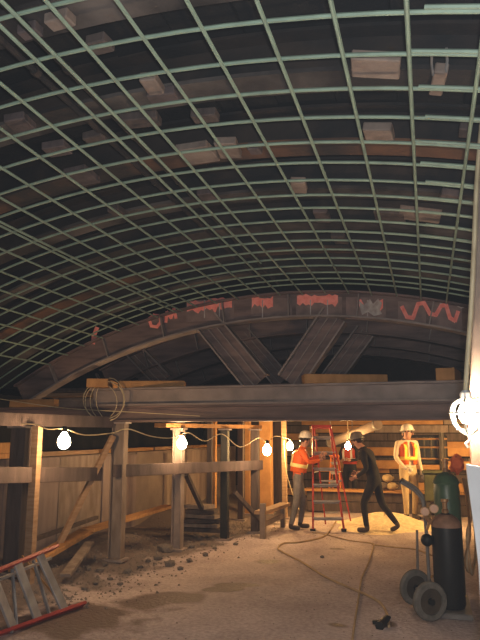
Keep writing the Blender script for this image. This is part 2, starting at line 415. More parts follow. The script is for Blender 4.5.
# ================================================================== STEEL ARCH RIBS ABOVE THE MESH
rib_parts = [('bottom_flange', arc_box(RIB_IN, RIB_IN+0.025, -0.11, 0.11).mesh('bottom_flange', M_RIBG)),
             ('web', arc_box(RIB_IN+0.025, RIB_OUT-0.02, -0.014, 0.014).mesh('web', M_RIB)),
             ('top_flange', arc_box(RIB_OUT-0.02, RIB_OUT, -0.11, 0.11).mesh('top_flange', M_RIB))]
rib_me2 = arc_box(RIB_IN, RIB_IN+0.025, -0.11, 0.11).mesh('bottom_flange', M_RIBR)
for i, y in enumerate(rib_ys):
    r = thing('arch_rib', 'rust-brown steel arch rib lying across above the green bar mesh' if i % 3 == 0 else 'grey-crusted steel arch rib lying across above the green bar mesh', 'steel rib', (0, y-.015, 0), SKEW, 'arch ribs above the mesh')
    for nm, me in rib_parts:
        o = inst(nm, me if not (nm == 'bottom_flange' and i % 3 == 0) else rib_me2, r, (0, 0, 0))
# conduits slung beneath the ribs, seen through the mesh
for x, dz in ((-1.78, 0.0), (-1.98, 0.02)):
    z = vaultz(x, RIB_IN)-0.045+dz
    c = thing('conduit', 'dark slim conduit of the pair running lengthwise above the mesh', 'pipe', (x, 3.4, z), 0, 'conduit pair above the mesh')
    MB().cyl((x, -0.5, z), (x, 7.8, z), 0.02, seg=8).build('pipe', M_RIB, c, True)
    for j in range(10):
        yy = 0.3+j*0.8
        MB().lathe([(0.02, -0.02), (0.028, -0.02), (0.028, 0.02), (0.02, 0.02)], (x, yy, z), (0, 1, 0), 8).build('clamp', M_RIB, c)
# timber blocks wedged between ribs and mesh
blocks = [(376, 67, 48, 22), (439, 83, 13, 28), (379, 135, 28, 15), (198, 155, 34, 17), (228, 150, 22, 17), (152, 86, 17, 17), (163, 97, 30, 10),
          (299, 187, 15, 12), (82, 178, 24, 14), (60, 22, 28, 12), (30, 33, 22, 10), (100, 47, 22, 14), (20, 125, 22, 14), (140, 122, 40, 10), (420, 216, 40, 10),
          (390, 216, 30, 10), (322, 217, 14, 12), (466, 133, 12, 10), (255, 151, 12, 7), (118, 213, 12, 9), (208, 197, 16, 10), (340, 240, 14, 8), (450, 197, 18, 8), (205, 118, 26, 9), (57, 150, 24, 10), (96, 140, 22, 9)]
for i, (px, py, w, h) in enumerate(blocks):
    d = ray(px, py)
    t = 1.0                                    # walk the sight line up to the underside of the ribs
    for _ in range(400):
        q = CAM+d*t
        if q.z > vaultz(q.x, RIB_IN-0.05): break
        t += 0.02
    dep = t; sx = w/FPX*dep*1.0; sy = max(h/FPX*dep/max(d.z, .2)*0.9, 0.07)
    th = math.asin((q.x-CX)/RV)
    rr = Matrix.Rotation(th, 3, 'Y') @ Matrix.Rotation(random.uniform(-.12, .12), 3, 'Z')
    cc = Vector((q.x, q.y, vaultz(q.x, RIB_IN)-0.03))
    o = MB().box(cc, (sx, min(sy, .30), 0.055), rr).build('timber_block', M_BLOCK if i in (0, 1, 2, 3, 4, 5, 7, 9, 14) else (M_WOODD if i % 2 else M_RAIL), None, loc=cc, bevel=0.006)
    lab = {0: 'broadest tan timber block wedged above the green bar mesh', 1: 'narrow timber block with two wire prongs above the green bar mesh'}.get(i, 'grey-tan timber packing block wedged above the green bar mesh')
    tag(o, lab, 'timber block', 'packing blocks above the mesh')
    if i == 1:
        for s_ in (-1, 1):
            MB().tube([cc+Vector((s_*sx*.45, -.10, -.03)), cc+Vector((s_*sx*.55, -.16, .0)), cc+Vector((s_*sx*.5, -.22, .03))], 0.007, 5).build('wire_prong', M_GALV, o)

# ================================================================== END FRAME: painted arch, V struts, stacked beams
YE = 8.12
def end_rib(y, label, first=False):
    r = thing('arch_girder', label, 'arch girder', (0, y, 0))
    n = MB()
    for nm, a, b, y0, y1, mm in (('web', RV-0.31, RV-0.005, -0.012, 0.012, M_STEEL), ('bottom_flange', RV-0.335, RV-0.31, -0.10, 0.10, M_STEELG if first else M_STEEL), ('top_flange', RV-0.005, RV+0.02, -0.10, 0.10, M_STEEL)):
        te = math.acos(((2.13 if first else 2.47)-CZ)/(RV-0.335)); me = arc_box(a, b, y0, y1, 40, -te, te).mesh(nm, mm)
        inst(nm, me, r, (0, 0, 0))
    for th in [(-0.46+0.115*i) for i in range(9)]:
        c = arc(th, RV-0.16)
        me = MB().box((0, -0.055, 0), (0.014, 0.085, 0.295)).mesh('stiffener', M_STEELG)
        inst('stiffener', me, r, (c[0], 0, c[1]), (0, th, 0))
    return r
g0 = end_rib(YE, 'steel arch girder with red spray marks closing the end of the mesh', True)
end_rib(9.5, 'unmarked dark steel arch girder first behind the red-marked girder')
end_rib(10.9, 'unmarked dark steel arch girder second behind the red-marked girder')
end_rib(12.3, 'unmarked dark steel arch girder third behind the red-marked girder')
# spray marks (flat paint on the web)
YM = YE-0.014
def mark(pts, m_, d=0.0015, y=None):
    yy = YM if y is None else y
    MB().prism([P(x, py, yy) for x, py in pts], (0, -d, 0)).build('spray_mark', m_, g0)
def smear(x0, x1, yt, h, n, m_, slope=0.0, drip=8):
    top = []; bot = []
    for i in range(n+1):
        x = x0+(x1-x0)*i/n; yb = yt+slope*(x-x0)
        top.append((x, yb+random.uniform(-1.5, 1.5))); bot.append((x, yb+h+random.uniform(-2, 2)+(random.random() < .35)*random.uniform(0, drip)*.6))
    mark(top+bot[::-1], m_)
for x0, x1, yt, yb, s in ((186, 234, 301, 322, -.06), (251, 292, 298, 316, 0), (296, 342, 296, 316, .02), (346, 386, 297, 319, .03), (398, 426, 301, 323, .08), (432, 462, 304, 327, .1)):
    mark([(x0, yt), (x1, yt+s*(x1-x0)), (x1, yb+s*(x1-x0)), (x0, yb)], M_PANEL, 0.001)
for x in (204, 219, 262, 310, 327, 367):
    mark([(x, 300), (x+1, 300), (x+1, 318), (x, 318)], M_CHALK, 0.002)
smear(187, 232, 302, 9, 16, M_PAINT, -0.10)
smear(252, 273, 297, 8, 8, M_PAINT, 0.02)
smear(297, 338, 295, 9, 14, M_PAINT, 0.0)
mark([(357, 301), (361, 299), (364, 305), (362, 312)], M_PAINT, 0.003)
mark([(379, 301), (383, 299), (383, 308), (379, 312)], M_PAINT, 0.003)
mark([(359, 301), (364, 305), (367, 302), (370, 299), (373, 304), (378, 299), (382, 303), (380, 310), (382, 314), (374, 316), (368, 312), (362, 315), (360, 308)], M_CHALK, 0.004)
def stroke(pts, w, m_):
    for i_, (a, b) in enumerate(zip(pts[:-1], pts[1:])):
        a = Vector(a); b = Vector(b); n = Vector((-(b-a).y, (b-a).x)).normalized()*w/2; e = (b-a).normalized()*w*.25
        mark([tuple(a-n-e), tuple(a+n-e), tuple(b+n+e), tuple(b-n+e)], m_, 0.004+0.0009*i_)
stroke([(402, 307), (407, 317), (413, 318), (418, 304), (424, 303), (430, 314), (436, 315), (441, 306), (446, 305), (450, 318), (455, 321), (458, 312)], 4, M_PAINT)
stroke([(151, 325), (149, 319), (154, 315), (160, 316), (161, 322), (157, 327), (151, 326)], 3, M_PAINT)
stroke([(166, 322), (167, 312), (171, 318), (174, 309), (176, 318)], 3, M_PAINT)
stroke([(97, 328), (94, 336), (93, 343), (95, 337)], 4, M_PAINT)
stroke([(440, 303), (455, 304), (461, 308), (470, 305)], 1.2, M_CHALK)  # white twig, drawn as a flat chalk stroke on the girder
# V struts below the painted arch
def strut(a0, a1, label, y, w=0.34, h=0.24):
    p0 = P(*a0, y); p1 = P(*a1, y)
    r = thing('diagonal_strut', label, 'steel strut', tuple(p1))
    d = (p1-p0).normalized(); perp = d.cross(Vector((0, 1, 0))).normalized()
    for sgn in (-1, 1):
        MB().bar(p0+perp*sgn*(w/2), p1+perp*sgn*(w/2), h, 0.022, perp).build('flange', M_STEELG, r)
    MB().bar(p0, p1, 0.018, w-0.02, perp).build('web', M_STEEL, r)
    for off in (-0.06, 0.05):
        MB().bar(p0+perp*off+Vector((0, -0.02, 0)), p1+perp*off+Vector((0, -0.02, 0)), 0.03, 0.012, perp).build('rib_strip', M_STEELG, r)
strut((208, 322), (258, 383), 'steel strut leaning from the arch down to the right, left arm of the V', YE+0.05)
strut((335, 316), (290, 383), 'steel strut leaning from the arch down to the left, right arm of the V', YE+0.05)
strut((243, 335), (283, 381), 'rear steel strut inside the V beside its left arm', 9.5, 0.28)
strut((366, 332), (330, 381), 'rear steel strut right of the V, half hidden in the dark', 9.5, 0.28)
strut((130, 345), (165, 381), 'rear steel strut far left of the V under the arch', 9.5, 0.28)
# stacked transverse beams
def beam(x0, x1, y, zc, w, h, label, mm=M_STEEL):
    r = thing('steel_beam', label, 'steel beam', ((x0+x1)/2, y, zc-h/2))
    for s_ in (1, -1):
        MB().box(((x0+x1)/2, y, zc+s_*(h/2-0.014)), (x1-x0, w, 0.028)).build('flange', mm, r, bevel=0.003)
    MB().box(((x0+x1)/2, y, zc), (x1-x0, 0.03, h-0.056)).build('web', mm, r)
    n = int((x1-x0)/1.3) if y > 9 else 0
    for i in range(1, n):
        MB().box((x0+(x1-x0)*i/n, y-w/4-0.007, zc), (0.014, w/2-0.016, h-0.058)).build('stiffener', mm, r)
beam(-4.58, 1.85, 8.05, 2.225, 0.24, 0.25, 'upper steel beam of the stack under the V struts', M_STEELG)
beam(-6.25, 3.35, 8.10, 1.99, 0.30, 0.22, 'lower steel beam of the stack resting on the posts', M_STEEL)
beam(-6.25, 3.35, 9.6, 2.20, 0.24, 0.24, 'steel cross beam under the deck, first behind the stack', M_STEELG)
for i, y in enumerate((11.0, 12.4, 13.9, 15.5)):
    o = MB().box((-1.4, y, 2.185), (9.5, 0.24, 0.25)).build('deck_joist', [M_WOODO, M_WOOD, M_WOODO, M_WOODO][i], None, loc=(-1.4, y, 2.06), bevel=0.008)
    tag(o, ['first', 'second', 'third', 'fourth'][i]+' heavy timber cross joist under the deck behind the steel cross beam', 'timber joist', 'joists under the far deck')

# timber offcuts on the beam stack
def timber(a, b, w, h, label, m_=M_WOODO, name='timber_plank', cat='plank'):
    a, b = V(a), V(b)
    o = MB().bar(a, b, w, h).build(name, m_, None, loc=(a+b)/2, bevel=0.006)
    return tag(o, label, cat)
def on_beam(px, py, z, y): p = P(px, py, y); return Vector((p.x, y, z))
zt = 2.35
timber(on_beam(13, 390, 2.10+.055, 7.93), on_beam(57, 392, 2.10+.055, 7.94), 0.14, 0.11, 'timber plank end on the lower beam left of the wire coil', M_WOODO)
timber(on_beam(97, 386, zt+.065, 7.75), on_beam(108, 386, zt+.065, 8.45), 0.30, 0.12, 'short square timber block lying just above the wire coil', M_WOODO, 'timber_block', 'timber block')
timber(on_beam(120, 388, zt+.05, 8.0), on_beam(185, 390, zt+.05, 8.25), 0.20, 0.10, 'long timber plank lying on the beam right of the wire coil', M_WOODO)
timber(on_beam(303, 378, zt+.06, 7.95), on_beam(385, 378, zt+.06, 8.35), 0.22, 0.12, 'pale orange timber plank lying on the beam below the V', M_WOODO)
timber(on_beam(445, 372, zt+.075, 7.9), on_beam(452, 372, zt+.075, 8.5), 0.22, 0.15, 'square timber block on the beam near the caged lamp', M_WOODO, 'timber_block', 'timber block')

# ================================================================== POSTS, RAILS, BRACES
def post(x, y, top, w, d, label, m_=M_WOODD, steel=False, base=0.0, rz=0.0):
    r = thing('support_post', label, 'post', (x, y, base))
    zb = floor_z(x, y)-0.03
    if steel:
        for s_ in (-1, 1):
            MB().box((x+s_*(w/2-0.009), y, (zb+top)/2), (0.018, d, top-zb)).build('flange', m_, r, bevel=0.002)
        MB().box((x, y, (zb+top)/2), (w-0.036, 0.016, top-zb)).build('web', m_, r)
    else:
        MB().box((x, y, (zb+top)/2), (w, d, top-zb)).build('shaft', m_, r, bevel=0.008)
    MB().box((x, y, top+0.012), (w+0.06, d+0.06, 0.024)).build('cap_plate', M_STEELG, r)
    MB().box((x, y, zb+0.045), (w+0.10, d+0.10, 0.03)).build('base_plate', M_STEELG, r)
    return r
def at_post(px, y): return P(px, 435, y).x
LT = 1.855
post(P(23, 435, 6.45).x, 6.45, 1.78, 0.20, 0.20, 'dark squared post beside a pale stud, behind the fallen ladder', M_WOODD)
tmp = at_post(37, 6.36)
r = thing('timber_stud', 'pale timber stud standing against the dark post by the first bulb', 'stud', (tmp, 6.36, 0)); MB().box((tmp, 6.36, 0.91), (0.09, 0.09, 1.78)).build('shaft', M_WOOD, r)
MB().box((tmp, 6.36, 0.03), (0.16, 0.14, 0.03)).build('base_plate', M_STEELG, r)
post(at_post(120, 8.0), 8.0, LT, 0.19, 0.13, 'pale worn steel post where the diagonal brace meets the beam', M_WOODG, True)
R0, R1 = P(114, 471, 7.86), P(262, 465, 11.0)
def rail_y(px):                              # where the rail line crosses the upright plane seen at px
    lo_, hi_ = 0.0, 1.0
    for _ in range(40):
        md = (lo_+hi_)/2; q = R0.lerp(R1, md)
        if q.x > at_post(px, q.y): hi_ = md
        else: lo_ = md
    return R0.lerp(R1, lo_).y
Y2, Y3, Y4 = rail_y(179)+.13, rail_y(225)+.13, rail_y(255)+.13
post(at_post(179, Y2), Y2, 1.78, 0.15, 0.14, 'steel post right behind the second hanging bulb', M_STEELG, True)
post(at_post(225, Y3), Y3, 1.78, 0.12, 0.13, 'thick black post between two bulbs under the cap beam', M_BLACK)
post(at_post(255, Y4), Y4, 1.78, 0.14, 0.13, 'dark post beside the third bulb and the sawhorse', M_WOODD)
for px, y, w, m_, lab in ((210, 11.2, 0.09, M_WOODD, 'thin dark stud behind the thick black post'), (214, 12.0, 0.10, M_WOODO, 'thin orange-brown stud behind the thick black post'),
                          (241, 12.6, 0.12, M_WOODD, 'dark slim post further back between the black posts'), (248, 13.4, 0.12, M_WOODO, 'orange-brown slim post further back between the black posts'),
                          (266, 13.6, 0.26, M_WOODO, 'wide pale board post lit behind the third bulb'), (284, 13.2, 0.10, M_WOOD, 'thin pale post beside the fourth bulb'),
                          (277, 14.6, 0.24, M_WOODD, 'dark post beyond the third bulb')):
    post(at_post(px, y), y, 2.05, w, w*0.8+0.02, lab, m_)
# cap beam over the receding posts
capa = Vector((at_post(160, Y2-.35), Y2-.35, 1.80)); capb = Vector((at_post(257, Y4+.3), Y4+.3, 1.80))
r = thing('cap_beam', 'brown timber cap beam running back over the receding posts', 'cap beam', tuple((capa+capb)/2))
o = MB().bar(capa+Vector((0, .0, .045)), capb+Vector((0, 0, .045)), 0.24, 0.06).build('plank', M_WOODO, r)
# rails
def rail(p0, p1, h, label, m_):
    o = MB().bar(p0, p1, 0.05, h).build('timber_rail', m_, None, loc=(V(p0)+V(p1))/2, bevel=0.005)
    return tag(o, label, 'rail')
_a, _b = P(28, 475, 6.28), P(101, 474, 7.80)
rail(_a+(_a-_b)*0.9, _b, 0.175, 'dusty horizontal timber rail crossing the dark post and the brace', M_RAIL)
rail(R0, R1, 0.165, 'long horizontal timber rail tying the receding posts together', M_RAIL)
hd0, hd1 = Vector((at_post(30, 6.4)-.02, 6.4, 1.875)), Vector((at_post(112, 7.9), 7.9, 1.875))
rail(hd0+(hd0-hd1)*0.8, hd1, 0.15, 'dark timber header over the dark post and the first bulb', M_RAIL).name = 'timber_header'
rail(Vector((-5.42, 6.2, 1.53)), Vector((-5.42, 7.6, 1.53)), 0.14, 'short orange board set on edge along the bench wall top', M_WOODO).name = 'bench_board'
# braces
def brace(p0, p1, w, label, m_=M_WOOD):
    o = MB().bar(p0, p1, w, 0.07).build('diagonal_brace', m_, None, loc=p1, bevel=0.004); return tag(o, label, 'brace')
brace(P(113, 436, 7.86), P(55, 553, 7.3), 0.075, 'pale diagonal timber brace from the post top down to the ground')
brace(P(186, 474, 9.4), P(203, 511, 10.35), 0.07, 'short dark brace below the long rail behind the second bulb', M_WOODD)
brace(P(234, 492, 10.4), P(262, 522, 10.9), 0.08, 'dark sloping brace beside the sawhorse post', M_WOODD)

# ================================================================== RUBBLE, PLANKS ON THE GROUND
def gplank(a, b, w, h, label, m_):
    a, b = V(a), V(b)
    o = MB().bar(a, b, w, h).build('ground_plank', m_, None, loc=(a+b)/2, bevel=0.004); return tag(o, label, 'plank')
gplank(Vector((-4.45, 6.3, 0.22)), Vector((-4.62, 8.2, 0.40)), 0.22, 0.05, 'orange plank lying along the rubble behind the fallen ladder', M_WOODO)
gplank(Vector((-4.55, 8.0, 0.41)), Vector((-4.45, 10.6, 0.46)), 0.20, 0.05, 'orange plank lying along the rubble behind the pale post', M_WOODO)
gplank(Vector((-4.02, 6.6, 0.13)), Vector((-4.35, 7.7, 0.30)), 0.12, 0.04, 'grey board lying askew on rubble by the pale post', M_WOODG)
gplank(Vector((-4.7, 6.6, 0.42)), Vector((-4.75, 8.6, 0.50)), 0.05, 0.05, 'thin dark bar resting across rubble beside the bench wall', M_WOODD)
def rock_mesh(seed):
    rnd = random.Random(seed); bm = bmesh.new(); bmesh.ops.create_icosphere(bm, subdivisions=1, radius=1)
    for v in bm.verts: v.co *= rnd.uniform(0.7, 1.15); v.co.z *= 0.75
    me = bpy.data.meshes.new('stone'); bm.to_mesh(me); bm.free(); me.materials.append(M_ROCK); return me
rocks = [rock_mesh(i) for i in range(6)]
spots = [(75, 553, .11), (82, 560, .06), (100, 572, .07), (165, 552, .13), (158, 560, .08), (170, 566, .09), (192, 548, .07), (128, 573, .06), (140, 568, .05), (148, 562, .06), (95, 585, .05), (110, 580, .04),
         (205, 556, .06), (215, 549, .05), (236, 545, .05), (88, 570, .05), (66, 575, .05), (120, 585, .04), (180, 570, .05), (190, 562, .06), (85, 590, .05), (105, 566, .06), (200, 540, .08), (203, 545, .06), (322, 558, .04)]
for i, (px, py, r_) in enumerate(spots):
    p = G(px, py, 0.0)
    for _ in range(6): p = G(px, py, floor_z(p.x, p.y))
    o = inst('stone', rocks[i % 6], None, (p.x, p.y, floor_z(p.x, p.y)+r_*0.35), (0, 0, random.uniform(0, 6)), (r_, r_*random.uniform(.7, 1), r_*.9))
    tag(o, 'grey broken stone lying on the dusty ground near the posts', 'stone', 'stones on the ground')
# loose gravel: nobody could count it
gm = MB()
rnd = random.Random(3)
for i in range(2600):
    if i < 1700:
        y = rnd.uniform(5.9, 12.5); x = -3.7-0.05*(y-8)+rnd.gauss(-0.25, 0.38)+max(0, (y-8))*0.16
        if x < -4.9: continue
    else:
        x = rnd.uniform(-4.0, 1.5); y = rnd.uniform(4.5, 14)
    s_ = rnd.uniform(0.006, 0.028) if i < 1700 else rnd.uniform(0.004, 0.013)
    z = floor_z(x, y); a = rnd.uniform(0, 6)
    gm.add([(x+s_*math.cos(a+t)*rnd.uniform(.7, 1.2), y+s_*math.sin(a+t)*rnd.uniform(.7, 1.2), z-.003) for t in (0, 1.57, 3.14, 4.71)]+[(x+rnd.uniform(-.3, .3)*s_, y, z+s_*rnd.uniform(.6, 1))], [(0, 1, 4), (1, 2, 4), (2, 3, 4), (3, 0, 4), (3, 2, 1, 0)])
tag(gm.build('gravel', M_ROCK), 'loose grey gravel and crumbled spoil strewn over the ground', 'gravel', kind='stuff')

# sand heap under the added work lights
sc = G(382, 523)
sc = Vector((-0.85, 12.7, 0))
sm_ = MB(); vv = []; ff = []; nr, na = 10, 36
for i in range(nr+1):
    for k in range(na):
        a = 2*math.pi*k/na; r_ = i/nr
        rag = 1+0.10*math.sin(3*a+1)+0.07*math.sin(7*a)
        x = sc.x+1.15*r_*rag*math.cos(a); y = sc.y+1.25*r_*rag*math.sin(a)
        vv.append((x, y, floor_z(x, y)-0.012+0.22*(math.cos(math.pi*min(r_, 1))*.5+.5)*(1+0.12*math.sin(5*a+6*r_))))
for i in range(nr):
    for k in range(na):
        ff.append((i*na+k, i*na+(k+1) % na, (i+1)*na+(k+1) % na, (i+1)*na+k))
tag(sm_.add(vv, ff).build('sand_heap', M_SAND, None, True, loc=sc), 'bright lit low heap of sandy spoil under the workers', 'sand heap')
# timber sill beyond the heap
sill = thing('timber_sill', 'low timber sill wall with orange cap board behind the sand heap', 'sill', (-0.9, 14.6, 0))
for k in range(2):
    MB().box((-0.9, 14.6, 0.12+k*0.225), (3.6, 0.24, 0.215)).build('beam', M_WOODD, sill, bevel=0.008)
MB().box((-0.9, 14.57, 0.475), (3.7, 0.36, 0.045)).build('cap_board', M_WOODO, sill)

# ================================================================== STRING LIGHTS
def bulb(c, label, r=0.072, m_=None, hang=0.05, grp=None):
    c = V(c)
    t = thing('light_bulb', label, 'light bulb', tuple(c), 0, grp)
    g = MB().lathe([(0.001, -r*1.25), (r*.55, -r*1.12), (r*.92, -r*.6), (r, -r*.05), (r*.86, r*.5), (r*.5, r*1.0), (r*.34, r*1.35)], c, seg=16).build('glass', m_ or M_BULB, t, True)
    MB().lathe([(r*.34, r*1.35), (r*.5, r*1.36), (r*.5, r*2.0), (r*.3, r*2.3)], c, seg=10).build('socket', M_BLACK, t, True)
    return t
B1 = P(64, 441, 6.3); B2 = P(182, 443, Y2-.3); B3 = P(267, 450, 10.3); B4 = P(290, 446, 12.6); B5 = P(348, 446, 13.4)
bulb(B1, 'glowing bare bulb hanging between the pale stud and the diagonal brace')
bulb(B2, 'glowing bare bulb hanging in front of the second steel post')
bulb(B3, 'glowing bare bulb hanging near the sawhorse post')
bulb(B4, 'glowing bare bulb hanging left of the worker in orange vest', 0.07, M_BULBF)
bulb(B5, 'glowing bare bulb hanging beyond the red stepladder', 0.06, M_BULBF)
MB().tube([B5+Vector((0, 0, .13)), B5+Vector((.01, 0, .3)), Vector((B5.x, B5.y, 2.35))], 0.008, 6).build('cord', M_WIRE, bpy.data.objects['light_bulb.004'], True)
def cable(pts, r, label, m_=M_WIRE, name='cable', sm__=6, cat='cable'):
    pts = [V(p) for p in pts]
    o = MB().tube(pts, r, 6, sm__).build(name, m_, None, True, loc=pts[0]); return tag(o, label, cat)
top = lambda b: V(b)+Vector((0, 0, 0.135))
cable([P(-40, 426, 5.9), P(0, 425, 6.2), P(33, 424, 6.27), P(48, 429, 6.28), top(B1), P(85, 435, 7.0), P(112, 433, 7.82), P(128, 429, 7.86), P(150, 436, 8.1), P(170, 438, 8.4), top(B2)], 0.008, 'pale string-light cable drooping from the left edge to the second bulb')
cable([top(B2), P(190, 433, 8.7), P(205, 441, 9.0), P(222, 434, 9.5), P(240, 447, 9.9), P(258, 438, 10.25), top(B3), P(276, 436, 11), top(B4)], 0.008, 'pale string-light cable looping between the second and fourth bulbs')
cable([P(284, 440, 12.7), P(286, 470, 12.65), P(293, 495, 12.6), P(300, 512, 12.5), G(303, 524, .02)], 0.009, 'pale cable hanging to the ground left of the orange vest worker')
cable([P(-15, 398, 7.74), P(0, 399, 7.78), P(40, 405, 7.8), P(75, 409, 7.82), P(130, 412, 7.84), P(200, 416, 7.86)], 0.006, 'thin pale wire running along the face of the beam stack')
# coil of wire over the upper beam end
coil = thing('wire_coil', 'loose coil of pale wire hanging over the end of the upper beam', 'wire coil', tuple(P(105, 400, 7.88)))
for i, (cx, cy, rx, ry) in enumerate(((104, 400, 21, 19), (107, 401, 17, 20), (110, 399, 14, 21), (101, 402, 16, 18))):
    MB().tube([P(cx+rx*math.cos(a*math.pi/10), cy+ry*math.sin(a*math.pi/10), 7.80+0.015*i) for a in range(21)], 0.005, 5).build('wire_turn', M_WIRE, coil, True)

# ================================================================== STEPLADDERS
def stepladder(name, label, BL, BR_, TL, TR, back, nstep, rail_w=0.075, red=M_RED, rear=True):
    BL, BR_, TL, TR = V(BL), V(BR_), V(TL), V(TR); back = V(back)
    t = thing(name, label, 'stepladder', tuple((BL+BR_)/2))
    up = ((TL+TR)-(BL+BR_)).normalized(); ac = (BR_-BL).normalized(); nrm = ac.cross(up).normalized()
    for a, b in ((BL, TL), (BR_, TR)): MB().bar(a, b, rail_w, 0.03, ac).build('side_rail', red, t, bevel=0.003)
    for i in range(nstep):
        f_ = (i+0.75)/(nstep+0.35)
        a = BL.lerp(TL, f_); b = BR_.lerp(TR, f_)
        MB().bar(a, b, 0.085, 0.028, up).build('step', M_ALU, t, bevel=0.003)
        MB().bar(a-up*.02-nrm*.03, b-up*.02-nrm*.03, 0.006, 0.035, up).build('step_lip', M_ALU, t)
    MB().bar(TL-ac*.03+up*.02, TR+ac*.03+up*.02, 0.16, 0.05, up).build('top_cap', red, t, bevel=0.006)
    if rear:
        for a, b in ((BL, TL), (BR_, TR)): MB().bar(a+back+ac*(.03 if a is BL else -.03), b+back*.12, 0.035, 0.025, ac).build('rear_rail', red, t)
        for f_ in (0.12, 0.45, 0.75):
            MB().bar((BL+back).lerp(TL+back*.12, f_), (BR_+back).lerp(TR+back*.12, f_), 0.02, 0.03).build('rear_brace', M_ALU, t)
        for f_ in (0.55,):
            for a, b in ((BL, TL), (BR_, TR)): MB().bar(a.lerp(b, f_), (a+back).lerp(b+back*.12, f_), 0.012, 0.02).build('spreader', M_ALU, t)
    for a in (BL, BR_): MB().box(a+Vector((0, 0, .02)), (0.09, 0.09, 0.04)).build('foot', M_BLACK, t)
    return t
a, b = G(313, 531), G(344, 531)
tl = P(313, 428, a.y+0.42); tr = P(330, 428, a.y+0.47)
stepladder('stepladder', 'red stepladder standing open between the orange vest worker and dark-clothed worker', a, b, tl, tr, (0.05, 0.95, 0), 6)
a, b = Vector((-2.55, 16.2, 0)), Vector((-2.05, 16.2, 0))
a = P(328, 500, 14.95); b = P(342, 500, 14.95); a.z = b.z = 0
tl = P(331, 457, 15.25); tr = P(338, 457, 15.25)
stepladder('stepladder', 'smaller orange stepladder standing behind the timber sill', a, b, tl, tr, (0, 0.7, 0), 5, 0.07, mat('orange_fibreglass', (0.75, 0.22, 0.05), (0.6, 0.16, 0.03), 0.5, 6))
# fallen ladder in the near left corner, resting on its lower rail
BLw = G(84, 604, 0.035); ALw = G(0, 634, 0.035)
dirn = (ALw-BLw); dirn.z = 0; dirn.normalize()
upr_b = P(56, 547, BLw.y+0.06); upr_a0 = P(0, 570, ALw.y+0.0)
L_ = 1.95
lt = thing('stepladder', 'red stepladder with grey steps lying on its side in the near corner', 'stepladder', tuple(BLw))
up_dir = (upr_a0-upr_b).normalized()
low0, low1 = BLw, BLw+dirn*L_
hi0, hi1 = upr_b, upr_b+up_dir*L_*0.98
nrm = (low1-low0).cross(hi0-low0).normalized()
if nrm.z < 0: nrm = -nrm
MB().bar(low0, low1, 0.085, 0.03, (hi0-low0).normalized()).build('side_rail', M_RED, lt, bevel=0.003)
MB().bar(hi0, hi1, 0.085, 0.03, (hi0-low0).normalized()).build('side_rail', M_RED, lt, bevel=0.003)
def onrail(px, py, A, B):
    best = min(range(101), key=lambda i: (Vector(projpx(A.lerp(B, i/100)))-Vector((px, py))).length)
    return A.lerp(B, best/100)
def projpx(p):
    v = p-CAM; z = v.dot(VF); return (240+FPX*v.dot(VR)/z, 320-FPX*v.dot(VU)/z)
for (u, l) in (((40, 555), (64, 609)), ((17, 564), (38, 619)), ((-8, 574), (14, 628))):
    MB().bar(onrail(*u, hi0, hi1), onrail(*l, low0, low1), 0.10, 0.025, nrm).build('step', M_ALU, lt, bevel=0.003)
bk = nrm*-0.12
for f_, s0 in ((0.08, 0), (0.92, 1)):
    q0 = low0.lerp(hi0, f_)+bk; q1 = low1.lerp(hi1, f_)+bk
    MB().bar(q0, q1, 0.03, 0.025).build('rear_rail', M_RED if s0 == 0 else M_ALU, lt)
for f_ in (0.18, 0.4, 0.7):
    MB().bar(low0.lerp(low1, f_)+bk, hi0.lerp(hi1, f_)+bk, 0.02, 0.03).build('rear_brace', M_ALU, lt)
MB().bar(P(22, 556, BLw.y-.1), P(55, 596, BLw.y-.15), 0.012, 0.02).build('spreader', M_WOODO, lt)

# sawhorse beside the posts
sh = thing('sawhorse', 'small rough timber sawhorse standing beside the dark posts', 'sawhorse', tuple(G(272, 532)))
sb = G(263, 540); 
MB().box((sb.x, sb.y, 0.28), (0.09, 0.09, 0.60)).build('leg', M_WOODG, sh)
s2 = G(283, 528); MB().box((s2.x, s2.y, 0.20), (0.08, 0.08, 0.42)).build('leg', M_WOODG, sh)
MB().bar(Vector((sb.x-.05, sb.y, .43)), Vector((s2.x+.05, s2.y, .43)), 0.20, 0.055).build('top_board', M_WOOD, sh)
MB().bar(Vector((sb.x, sb.y, .24)), Vector((s2.x, s2.y, .22)), 0.04, 0.08).build('cross_rail', M_WOODG, sh)
# stacked spoil bags / formwork pile behind the second post
pile = thing('board_pile', 'dark pile of short boards on the ground behind the second bulb post', 'board pile', (-3.7, 10.4, floor_z(-3.7, 10.4)))
for k in range(6):
    MB().box((-3.75+random.uniform(-.08, .08), 10.45, 0.12+k*0.075), (0.75-0.06*k, 0.32, 0.06), Matrix.Rotation(random.uniform(-.3, .3), 3, 'Z')).build('board', M_WOODG if k % 2 else M_WOODD, pile)

